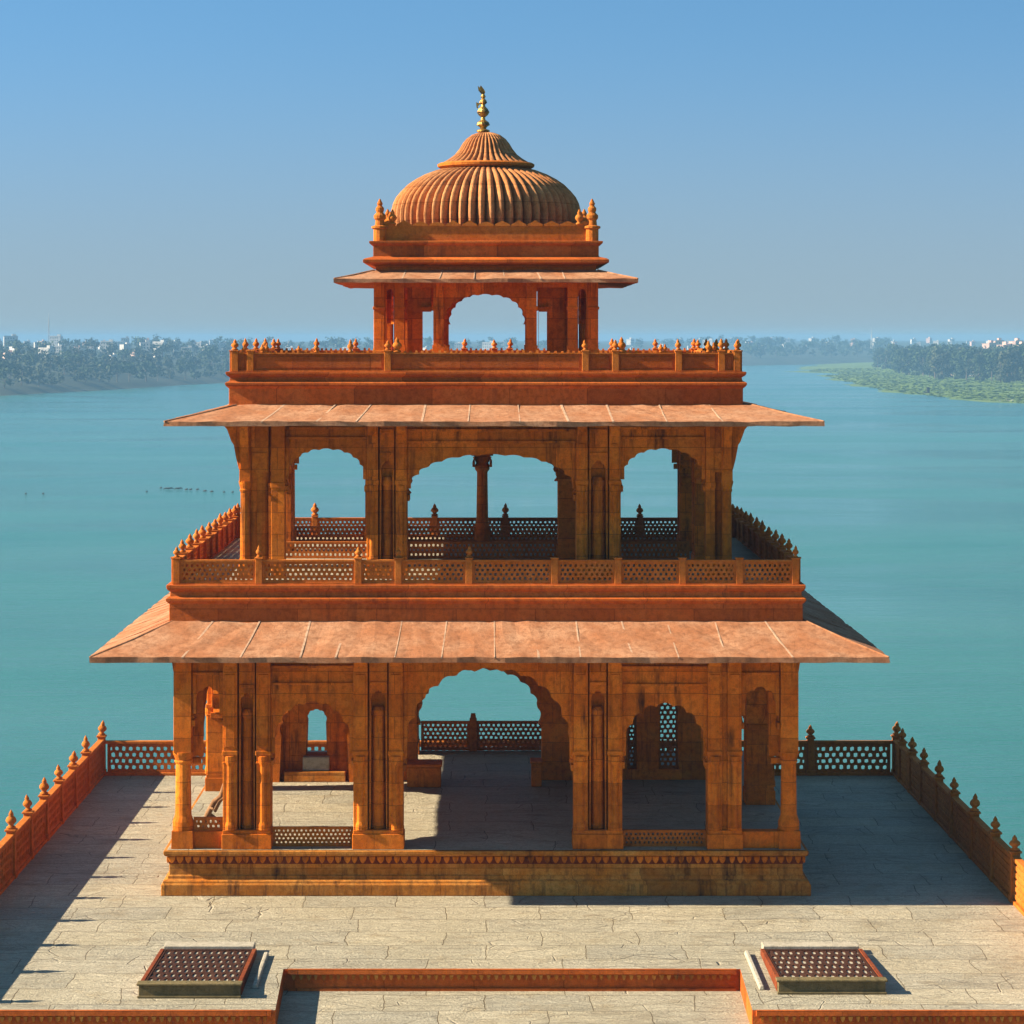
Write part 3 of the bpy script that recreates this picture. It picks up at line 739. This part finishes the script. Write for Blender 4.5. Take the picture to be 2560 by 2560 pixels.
parapet(hh, D2, 10.21, [-4.85, -4.55, -1.90, 1.92, 2.50, 3.72, 4.55, 4.85], 0, 90, solid=True, fin=[0, 2, 3, 4, 5, 6, 7], fs=.72)
for u, s in ((-4.68, .7), (-4.32, .85), (-4.24, .7), (-3.62, .7), (-3.28, .8), (-2.62, .95), (3.38, .85), (3.46, .8), (4.30, .95), (4.40, .85)):
    fb = dup(BUDS[0], P, (u, -hh + .05 + .0, 10.24), u, (s * .68, s * .68, s * random.uniform(.65, .95))); fb.name = 'finial'
parapet(hh, D2, 10.21, [-4.78, -2.4, 0.0, 2.4, 4.78], -HP, 92, solid=True, fs=.75)
parapet(hh, D2, 10.21, [-4.78, -2.4, 0.0, 2.4, 4.78], HP, 94, solid=True, fs=.75)
parapet(hh, D2, 10.21, [-4.78, -3.9, -2.9, -.55, -.2, .5, 2.2, 3.0, 3.9, 4.78], math.pi, 96, solid=True, fs=.75)

# ---- top kiosk
h = 2.28; y = -h; Z0 = D2; KT = 11.72
def kiosk_side(back):
    mb = MB()
    for a, b in ((-1.85, -1.66), (-1.07, -.86), (.82, 1.03), (1.66, 1.85)):
        mb.box(a, b, y, y + .22, Z0, KT); mb.box(a - .02, b + .02, y - .02, y + .2, 11.1, 11.16); mb.box(a - .02, b + .02, y - .02, y + .23, Z0, Z0 + .5)
    mb.prism(arch_poly(-.858, .818, Z0, KT, 10.82, 11.50 if back else 11.42, nf=11, k=.05), y + .12, y + .30)
    for s in (-1, 1):
        d0, d1 = ((1.02, 1.5) if back else (1.075, 1.30))
        if s < 0: a, b = -d1, -d0; w0, w1 = -1.66, -1.071
        else: a, b = max(d0, 1.035), d1 - (0 if back else .05); w0, w1 = 1.031, 1.66
        zt = 11.12 if back else 11.06
        if a - w0 > .01: mb.box(w0 + .05, a, y + .50, y + .60, Z0, zt)
        if w1 - b > .01: mb.box(b, w1 - .05, y + .50, y + .60, Z0, zt)
        mb.box(w0 + .05, w1 - .05, y + .501, y + .60, zt + .001, KT); mb.box(w0, w1, y + .03, y + .15, KT - .17, KT)
        mb.box(a - .05, b + .05, y + .40, y + .499, zt + .02, zt + .10)
        c0, c1 = (-2.06, -1.851) if s < 0 else (1.851, 2.06)
        mb.prism(arch_poly(c0 + .02, c1 - .02, Z0 + .1, KT, 11.35, 11.52, w0=c0, w1=c1, nf=0, n=12), y + .04, y + .12)
    return mb.build('kiosk_wall', 'orange', P, bevel=.006)
k0 = kiosk_side(False); kiosk_side(True).rotation_euler = (0, 0, math.pi)
for s in (1, 3): dup(k0, P, rz=-HP * s)
mb = MB().box(-h, -2.062, -h, -2.062, Z0, KT).box(-h - .02, -2.05, -h - .02, -2.05, Z0, Z0 + .4).box(-h - .02, -2.05, -h - .02, -2.05, 11.1, 11.16)
ck = mb.build('corner_column', 'orange', P, bevel=.01)
for s in (1, 2, 3): dup(ck, P, rz=-HP * s)
MB().square([(2.1, KT - .08), (2.1, 11.9)]).build('ceiling', 'red', P)
eave(2.27, 11.90, 3.05, 11.71, 11.635, 2.1, 11.74, seed=9, step=.6)
MB().square([(2.1, 11.76), (2.24, 11.80), (2.24, 11.96), (2.30, 12.0), (2.36, 12.02), (2.49, 12.05), (2.49, 12.11), (2.45, 12.135), (2.31, 12.17), (2.29, 12.18), (2.29, 12.40), (2.34, 12.42), (2.37, 12.45), (2.37, 12.49), (2.2, 12.50)]).build('cornice', 'red', P, bevel=.006)
# battlemented band round the dome
mb = MB().square([(2.17, 12.495), (2.17, 12.80), (2.05, 12.80), (2.05, 12.495)], loop=True)
for k in range(4):
    m = Matrix.Rotation(k * HP, 3, 'Z')
    for i in range(13):
        u = -2.0 + i * 4.0 / 12
        pr = [(u - .16, 12.80), (u - .15, 12.84), (u - .08, 12.87), (u, 12.90 + random.uniform(-.02, .03)), (u + .08, 12.87), (u + .15, 12.84), (u + .16, 12.80)]
        A = [mb.v(*(m @ Vector((p, -2.185, z)))) for p, z in pr]; B = [mb.v(*(m @ Vector((p, -2.05, z)))) for p, z in pr]
        mb.face(A); mb.face(list(reversed(B)))
        for q in range(len(pr)): mb.face([A[q], B[q], B[(q + 1) % len(pr)], A[(q + 1) % len(pr)]])
mb.build('dome_band', 'carved', P)
mb = MB()
for sx in (-1, 1):
    pass
tu = [(.13, 0), (.13, .24), (.17, .26), (.17, .30), (.10, .32), (.09, .42), (.12, .46), (.125, .52), (.07, .58), (.085, .63), (.085, .67), (.045, .72), (.06, .76), (.012, .86)]
t0 = MB().lathe(tu, 12).build('corner_turret', 'carved', P); t0.location = (-2.16, -2.16, 12.495)
for a, b in ((1, -1), (1, 1), (-1, 1)): dup(t0, P, (a * 2.16, b * 2.16, 12.495))
for a, b in ((-1.98, -1.2), (-1.98, .9), (1.98, -1.1), (1.98, .8), (1.9, -2.16), (-1.9, -2.16)):
    fb = dup(BUDS[0], P, (a, b, 12.82), a, (.9, .9, 1.1)); fb.name = 'finial'
# dome
prof = [(1.93, 12.62), (2.005, 12.86), (2.02, 13.06), (2.005, 13.22), (1.965, 13.37), (1.90, 13.50), (1.80, 13.62), (1.66, 13.76), (1.50, 13.87), (1.30, 13.975), (1.08, 14.06), (.93, 14.10), (.85, 14.12)]
MB().lathe(prof, 60 * 8, lobes=60, depth=.105).build('dome', 'dome', P)
MB().lathe([(.84, 14.09), (.95, 14.10), (1.02, 14.14), (1.03, 14.19), (.98, 14.22), (.90, 14.225)], 48).build('dome_rim', 'carved', P)
prof = [(.96, 14.215), (.90, 14.24), (.78, 14.31), (.66, 14.40), (.565, 14.52), (.50, 14.63), (.42, 14.73), (.30, 14.82), (.17, 14.865), (.06, 14.88)]
MB().lathe(prof, 38 * 8, lobes=38, depth=.13).build('dome_cap', 'dome', P)
gf = MB().lathe([(.08, 14.86), (.14, 14.89), (.14, 14.92), (.06, 14.95), (.08, 14.99), (.145, 15.03), (.12, 15.09), (.05, 15.14), (.04, 15.19), (.10, 15.24), (.135, 15.30), (.10, 15.37), (.05, 15.42), (.04, 15.46), (.085, 15.50), (.07, 15.55), (.03, 15.59), (.055, 15.63), (.03, 15.68), (.02, 15.70)], 14)
gf.prism([(-.03, 15.68), (-.10, 15.76), (-.115, 15.86), (-.075, 15.82), (-.05, 15.87), (.02, 15.78), (.045, 15.73), (.03, 15.69)], -.03, .03)
gf.prism([(-.05, 15.48), (-.15, 15.51), (-.14, 15.40), (-.10, 15.37), (-.11, 15.43)], -.02, .02)
gf.build('spire', 'gold', P).location = (-.06, 0, 0)
for b in BUDS: pass

# ------------------------------------------------------------------ terrace balustrades
def balustrade(name, p0, p1, posts, label, kind='jali', seed=100, ph=.90, z1=.80, cell=.13, hole=.64, ends=True):
    """posts: distances along the run"""
    p0, p1 = Vector(p0), Vector(p1); d = (p1 - p0); L = d.length; ang = math.atan2(d.y, d.x)
    root = empty(name, (p0.x, p0.y, 0), ang); tag(root, label, 'balustrade')
    MB().box(-.05, L + .05, -.09, .09, 0, .07).build('base_rail', 'carved', root, bevel=.01)
    MB().box(-.05, L + .05, -.075, .075, z1, z1 + .07).build('top_rail', 'carved', root, bevel=.012)
    for i, u in enumerate(posts):
        if not ends and i in (0, len(posts) - 1): continue
        p = MB().box(-.085, .085, -.095, .095, 0, ph + .02, .008).box(-.11, .11, -.115, .115, ph + .02, ph + .06).box(-.105, .105, -.11, .11, 0, .14).build('post', 'carved', root, bevel=.012)
        p.location = (u, 0, 0)
        f = dup(BUDS[i % 2], p, (0, 0, ph + .06), i, (1.12, 1.12, 1.15 * random.uniform(.85, 1.1))); f.name = 'finial'; f.rotation_euler.x = random.gauss(0, .045); f.rotation_euler.y = random.gauss(0, .045)
    for i, (a, b) in enumerate(zip(posts, posts[1:])):
        w = b - a - .168
        if kind in ('jali', 'blind'):
            q = jali(w, .07, z1, cell, .07, seed + i, hole)
            if kind == 'blind': q.box(-w / 2 + .01, w / 2 - .01, -.012, .012, .08, z1 - .01)  # slab added inside the lattice so the panel casts a solid shadow
            q = q.build('panel', 'carved', root)
        else:
            q = MB().box(-w / 2, w / 2, -.035, .035, .07, z1)
            for k in range(5):
                z = .12 + k * .135; sl = random.uniform(-.02, .02)
                q.prism([(-w / 2 + .04, z), (w / 2 - .04, z + sl), (w / 2 - .04, z + sl + .09), (-w / 2 + .04, z + .09)], -.055, .055)
            q = q.build('panel', 'carved', root, bevel=.012)
        q.location = ((a + b) / 2, 0, 0)
    return root
LB, RB, BB = -9.25, 9.87, 13.78
balustrade('balustrade', (LB, BB), (LB, -8.05), [0.0] + [2.9 + i * 1.93 - .4 for i in range(10)] + [21.85], 'red sandstone balustrade with lattice closed by added slabs along the left edge, casting a shadow on the paving', kind='blind', seed=120, cell=.17, hole=.74)
balustrade('balustrade', (RB, -8.05), (RB, BB), [0.0, 1.7, 3.6, 5.5, 7.5, 9.4, 11.6, 13.9, 15.8, 17.8, 19.4, 20.9, 21.83], 'shaded sandstone balustrade with solid carved panels along the right edge', kind='solid', seed=140)
balustrade('balustrade', (LB + .06, BB), (RB - .06, BB), [.0, 4.3, 8.89, 12.9, 17.0, 19.0], 'pierced lattice balustrade along the rear edge, behind the pavilion', seed=160, ph=.86, z1=.76, cell=.165, hole=.70, ends=False)

# ------------------------------------------------------------------ floor grilles, blocks, branch
def grille(x0, x1, y0, y1, label, mirror):
    root = empty('floor_grille', ((x0 + x1) / 2, y0, 0)); tag(root, label, 'grille')
    w = x1 - x0; L = y1 - y0
    MB().box(-w / 2 - .06, w / 2 + .06, 0, .16, 0, .20).box(-w / 2 - .09, w / 2 + .09, -.035, .19, .20, .235).box(-w / 2 - .08, w / 2 + .08, -.03, 0.0, 0, .04).build('front_kerb', 'olive', root, bevel=.01)
    MB().box(-w / 2 - .02, w / 2 + .02, L - .34, L, 0, .15).build('rear_kerb', 'pale', root, bevel=.015)
    for s in (-1, 1):
        a = s * (w / 2 + .0)
        MB().prism([(.17, 0), (L - .35, 0), (L - .35, .11), (.17, .215)], min(a, a + s * .07), max(a, a + s * .07), 'x').build('side_kerb', 'band', root, bevel=.008)
    Lp = L - .5
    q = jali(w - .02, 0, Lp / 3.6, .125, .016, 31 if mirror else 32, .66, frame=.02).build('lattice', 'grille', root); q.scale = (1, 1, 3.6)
    q.rotation_euler = (R(-90) - math.atan2(.10, Lp) * 1, 0, 0); q.location = (0, .16, .19)
    q.rotation_euler = (R(-90) - math.atan2(.11, Lp), 0, 0)
    tr = MB().box(-w / 2 + .02, w / 2 - .02, .0085, .02, .02, Lp - .02).build('tray', 'pale', root)
    tr.rotation_euler = q.rotation_euler; tr.location = q.location
    return root
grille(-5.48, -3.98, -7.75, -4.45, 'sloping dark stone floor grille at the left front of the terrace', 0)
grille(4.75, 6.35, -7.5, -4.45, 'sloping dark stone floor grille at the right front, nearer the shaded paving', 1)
def slab(label, x, y, sx, sy, z, ang):
    o = MB().box(-sx / 2, sx / 2, -sy / 2, sy / 2, 0, z, .012).build('stone_slab', 'pale', bevel=.015); o.location = (x, y, 0.001); o.rotation_euler = (0, 0, ang)
    tag(o, label, 'slab')
slab('narrow pale stone kerb slab beside the left floor grille', -3.74, -6.0, .09, 2.3, .07, 0.0)
slab('narrow pale stone kerb slab beside the right floor grille', 4.45, -6.0, .09, 2.5, .07, 0.0)
def block(name, x0, x1, y0, y1, z1, label, mat):
    o = MB().box(-(x1 - x0) / 2, (x1 - x0) / 2, 0, y1 - y0, 0, z1 - .06).box(-(x1 - x0) / 2 - .025, (x1 - x0) / 2 + .025, -.025, y1 - y0 + .025, z1 - .06, z1).build(name, mat, bevel=.02)
    o.location = ((x0 + x1) / 2, y0, FL + .001); tag(o, label, 'stone block')
block('stone_block', -1.70, -.97, 7.0, 7.7, .50, 'orange stone block on the pavilion floor at left of the central arch', 'orange')
block('stone_block', .98, 1.20, 7.1, 7.6, .55, 'narrow dark stone block on the pavilion floor at right of the central arch', 'orange')
br = MB().tube([(-5.60, 2.3, .012), (-5.48, 2.35, .30), (-5.36, 2.3, .52), (-5.22, 2.3, .62), (-5.16, 2.35, .85), (-5.05, 2.4, 1.0), (-4.9, 2.4, 1.02)], [.05, .06, .055, .065, .05, .045, .03], 8)
br.tube([(-5.42, 2.3, .40), (-5.34, 2.2, .36), (-5.24, 2.15, .55), (-5.12, 2.2, .66)], [.045, .04, .035, .02], 7)
br.tube([(-5.48, 2.35, .28), (-5.30, 2.5, .12), (-5.1, 2.55, .02)], [.04, .03, .02], 7)
bo = br.build('bent_branch', 'wood', smooth=True); bo.location = (0, 0, FL)
tag(bo, 'crooked brown branch standing behind the left corner column of the pavilion', 'branch')

# ------------------------------------------------------------------ trees
def tree_pattern(name, mat, H, W, seed, nq=260, q=.85, trunk=.28, low=.22, ncl=11):
    rng = random.Random(seed); root = empty(name)
    mb = MB(); mb.tube([(0, 0, -1.5), (rng.uniform(-.2, .2), 0, H * .25), (rng.uniform(-.4, .4), rng.uniform(-.3, .3), H * .62)], [trunk * 1.3, trunk, trunk * .4], 6)
    for k in range(4):
        a = rng.uniform(0, 6.28); mb.tube([(0, 0, H * rng.uniform(.22, .4)), (math.cos(a) * W * .25, math.sin(a) * W * .25, H * rng.uniform(.5, .7))], [trunk * .5, trunk * .15], 5)
    mb.build('trunk', 'bark', root)
    mb = MB(); cl = []
    for k in range(ncl + rng.randint(-2, 2)):
        a = rng.uniform(0, 6.28); zz = rng.uniform(low, .92); rr = W * .5 * math.sqrt(max(.08, 1 - ((zz - .5) / .52) ** 2)) * rng.uniform(.35, .85)
        cl.append((math.cos(a) * rr, math.sin(a) * rr, zz * H, rng.uniform(.16, .27) * W))
    for k in range(nq):
        cx, cy, cz, r = rng.choice(cl)
        d = Vector((rng.gauss(0, 1), rng.gauss(0, 1), rng.gauss(0, 1))).normalized() * r * rng.uniform(.55, 1.08)
        p = Vector((cx, cy, cz)) + Vector((d.x, d.y, d.z * .85))
        n = (d.normalized() + Vector((rng.gauss(0, .5), rng.gauss(0, .5), rng.gauss(0, .5)))).normalized()
        a = n.orthogonal().normalized(); b = n.cross(a); s1 = q * rng.uniform(.5, 1.2); s2 = q * rng.uniform(.5, 1.2)
        t = rng.uniform(0, 3.14); a2 = a * math.cos(t) + b * math.sin(t); b2 = b * math.cos(t) - a * math.sin(t)
        mb.face([mb.v(*(p + a2 * s1)), mb.v(*(p + b2 * s2)), mb.v(*(p - a2 * s1)), mb.v(*(p - b2 * s2 * .8))])
    mb.build('crown', mat, root, recalc=False)
    return root
far_p = [tree_pattern('tree', 'leaf' if k % 3 else 'leaf2', 11, 10 + k, 40 + k, 240, .9) for k in range(6)]
near_p = [tree_pattern('tree', 'leaf' if k % 4 else 'leaf2', 23, 13 + k * .8, 60 + k, 760, .95, .4, .08, 16) for k in range(6)]
used = set()
def plant(pats, x, y, z, s, label, group):
    k = random.randrange(len(pats)); p = pats[k]
    o = dup(p, None) if id(p) in used else p
    used.add(id(p))
    o.location = (x, y, z); o.rotation_euler = (0, 0, random.uniform(0, 6.28)); o.scale = (s * random.uniform(.85, 1.2), s * random.uniform(.85, 1.2), s)
    tag(o, label, 'tree', group)
def far_slot(px0, px1, srows, gap, label, group):
    for s_ in srows:
        px = px0 + random.uniform(0, gap)
        while px < px1:
            # find the shore point whose bank at distance s_ stands at this bearing
            best = None
            for i in range(2, len(SH) - 1):
                for f in range(0, 12):
                    p = bank_pt(i, f / 12, s_ * 1.0)
                    e = abs(p.x / (p.y + 50) * 5000 - px)
                    if best is None or e < best[0]: best = (e, i, f / 12)
            p = bank_pt(best[1], min(1, best[2] + random.uniform(-.03, .03)), s_ * random.uniform(.88, 1.12))
            x = px / 5000 * (p.y + 50)
            yield x, p.y, p.z
            px += gap * random.uniform(.6, 1.4)
for px0, px1, rows_, gap, lab, grp in (
    (-930, -470, (24, 75, 140, 230, 370, 560), 25, 'hazy blue tree on the far bank at the left of the photo', 'trees on the far bank, left'),
    (485, 760, (70, 160, 330, 560), 21, 'hazy blue tree on the distant bank right of the pavilion', 'trees on the distant bank, right'),
    (-470, 480, (420,), 26, 'hazy blue tree on the horizon behind the top parapet', 'trees behind the top parapet')):
    for x, y_, z in far_slot(px0, px1, rows_, gap, lab, grp):
        D = y_ + 50
        plant(far_p, x, y_, z - .3, random.uniform(.62, 1.25) * (1.15 if D > 2300 else .95), lab, grp)
n = 0; tries = 0; pts = []
rng = random.Random(12)
while n < 118 and tries < 9000:
    tries += 1
    px = rng.uniform(735, 1050); D = treeline(px) + abs(rng.gauss(0, 1)) * 260
    x = px / 5000 * D; y_ = D - 50
    if any((x - a) ** 2 + (y_ - b) ** 2 < 11 ** 2 for a, b in pts): continue
    pts.append((x, y_)); n += 1
    front = D < treeline(px) + 120
    plant(near_p, x, y_, marsh_z(x, y_) - .4, rng.uniform(.80, 1.04) * (1.0 if px > 760 else .85), 'tall dark green tree in the wood behind the marsh on the right', 'trees of the right-hand wood')

# ------------------------------------------------------------------ houses across the river
def house_pattern(mat, w, d, hgt, seed):
    rng = random.Random(seed); mb = MB(); mb.mi = 0
    mb.box(-w / 2, w / 2, -d / 2, d / 2, -2, hgt); mb.box(-w / 2 - .25, w / 2 + .25, -d / 2 - .25, d / 2 + .25, hgt, hgt + .25)
    mb.box(-w / 2, w / 2, -d / 2, -d / 2 + .2, hgt + .25, hgt + .9); mb.box(w * .1, w * .4, -d * .1, d * .3, hgt + .25, hgt + 2.6)
    mb.mi = 1
    for st in range(int(hgt // 3)):
        for i in range(int(w // 2.6)):
            u = -w / 2 + 1.3 + i * 2.6; mb.box(u - .5, u + .5, -d / 2 - .05, -d / 2 + .1, st * 3 + .9, st * 3 + 2.3)
    return mb.build('house', [mat, 'dark'])
hp = [house_pattern('house', 9, 8, 6.2, 1), house_pattern('house', 13, 9, 9.2, 2), house_pattern('housepink', 8, 8, 6.2, 3), house_pattern('house', 7, 7, 3.4, 4)]
hused = set()
def put_house(x, y_, z, s, label, group, k=None):
    k = random.choice((0, 0, 1, 2, 3, 3)) if k is None else k
    o = hp[k] if k not in hused else dup(hp[k]); hused.add(k)
    o.location = (x, y_, z); o.rotation_euler = (0, 0, random.uniform(-.5, .9)); o.scale = (s, s, s)
    tag(o, label, 'house', group)
for px0, px1, rows_, gap, lab, grp in (
    (-925, -475, (270, 460, 660, 900), 42, 'pale house among the trees of the far left bank', 'houses on the far left bank'),
    (490, 1010, (420, 760), 34, 'pale house on the skyline of the distant bank at right', 'houses on the distant right skyline'),
    (-470, 480, (300, 700), 46, 'pale house on the skyline seen above the top parapet', 'houses above the top parapet')):
    for x, y_, z in far_slot(px0, px1, rows_, gap, lab, grp):
        put_house(x, y_, z + 2.2, random.uniform(.5, .95), lab, grp)
for px, D, z in ((978, 2250, -3), (992, 2280, -2.5), (1008, 2240, -3), (950, 2350, -2), (1000, 2400, 0), (965, 2450, 0)):
    put_house(px / 5000 * D, D - 50, z, 1.15, 'pinkish house rising above the wood at the right edge', 'houses above the right-hand wood', 2)

# radio masts on the skyline
def mast(x, y_, z, hgt, label):
    mb = MB()
    for a in range(3):
        an = a * 2.094; mb.tube([(1.1 * math.cos(an), 1.1 * math.sin(an), 0), (.25 * math.cos(an), .25 * math.sin(an), hgt * .85), (0, 0, hgt)], [.22, .16, .08], 5)
    for k in range(1, 9):
        zz = hgt * .1 * k; r = 1.1 - .1 * k
        pts = [(r * math.cos(a * 2.094), r * math.sin(a * 2.094), zz) for a in range(4)]
        mb.tube(pts, .08, 4)
    mb.tube([(0, 0, hgt), (0, 0, hgt * 1.12)], .1, 5)
    o = mb.build('radio_mast', 'steel'); o.location = (x, y_, z); tag(o, label, 'mast')
mast(-330, 1950, -1.0, 27, 'thin steel mast above the trees at far left')
mast(400, 2700, -1, 20, 'small steel mast on the distant right skyline')

# things in the river
for i, (px, v, L) in enumerate(((-613, 285, .5), (-599, 286, 2.4), (-580, 286, 1.9), (-565, 288, .9), (-557, 288, .7), (-544, 288, .8), (-530, 291, 1.0), (-517, 292, .8), (-494, 293, .5), (-478, 293, .5), (-447, 295, .6), (-868, 296, .5), (-835, 296, .5), (-640, 292, .4))):
    D = 150150 / v; x = px / 5000 * D; L *= .45
    mb = MB().tube([(-L, 0, .05), (-L * .5, .12, .22), (0, 0, .18), (L * .6, -.1, .26), (L, 0, .05)], [.04, .12, .15, .12, .03], 7)
    o = mb.build('driftwood', 'drift', smooth=True); o.location = (x, D - 50, WZ); o.rotation_euler = (0, 0, random.uniform(-.3, .3))
    tag(o, 'small dark lump floating in a line on the river at left', 'driftwood', 'dark lumps floating on the river')
def boat(x, y_, L, mat, ang, label, posts=False):
    root = empty('boat', (x, y_, WZ), ang); tag(root, label, 'boat')
    mb = MB(); secs = []
    for i in range(9):
        t = i / 8 * 2 - 1; w = .19 * L * (1 - abs(t) ** 2.2) + .03; zt = .55 + .45 * t * t
        secs.append([mb.v(t * L / 2, -w, zt), mb.v(t * L / 2, -w * .6, -.15), mb.v(t * L / 2, w * .6, -.15), mb.v(t * L / 2, w, zt), mb.v(t * L / 2, w * .85, zt - .02), mb.v(t * L / 2, w * .5, .1), mb.v(t * L / 2, -w * .5, .1), mb.v(t * L / 2, -w * .85, zt - .02)])
    for a, b in zip(secs, secs[1:]):
        for q in range(8): mb.face([a[q], a[(q + 1) % 8], b[(q + 1) % 8], b[q]])
    mb.face(secs[0]); mb.face(list(reversed(secs[-1])))
    mb.build('hull', mat, root)
    if posts:
        MB().box(-3.6, -2.2, -.5, .5, .2, 3.4).box(-3.9, -1.9, -.7, .7, 3.4, 3.6).build('cabin', 'drift', root)
    return root
boat(238.5, 1362, 11, 'drift', .1, 'dark moored boat with a small cabin at the edge of the reeds', True)
boat(243, 1188, 9, 'boat', .55, 'pale boat drawn up in the reeds, farther from the wood')
boat(252, 1215, 9, 'boat', .35, 'pale boat drawn up in the reeds, nearest the wood')

# the two finial patterns were only templates: put them to use as two more buds on the parapet
BUDS[0].name = 'finial'; BUDS[0].parent = P; BUDS[0].location = (-1.72, -4.87, 10.24)
BUDS[1].name = 'finial'; BUDS[1].parent = P; BUDS[1].location = (2.62, -4.87, 10.24)
used_names = {}

# ------------------------------------------------------------------ haze
mb = MB().box(-3200, 3200, -320, 7300, WZ - 2.5, 17.6)
hz = mb.build('haze', 'dark'); hz.data.materials.clear()
m = bpy.data.materials.new('haze'); m.use_nodes = True; t = m.node_tree
for n_ in list(t.nodes):
    if n_.type != 'OUTPUT_MATERIAL': t.nodes.remove(n_)
out = [n_ for n_ in t.nodes if n_.type == 'OUTPUT_MATERIAL'][0]
pv = t.nodes.new("ShaderNodeVolumePrincipled"); pv.inputs['Color'].default_value = (0.22, 0.42, 0.64, 1); pv.inputs['Density'].default_value = 0.00026
pv.inputs['Anisotropy'].default_value = 0.0
t.links.new(pv.outputs[0], out.inputs['Volume'])
hz.data.materials.append(m); tag(hz, kind='stuff', label='thin blue haze in the air over the river', cat='haze')
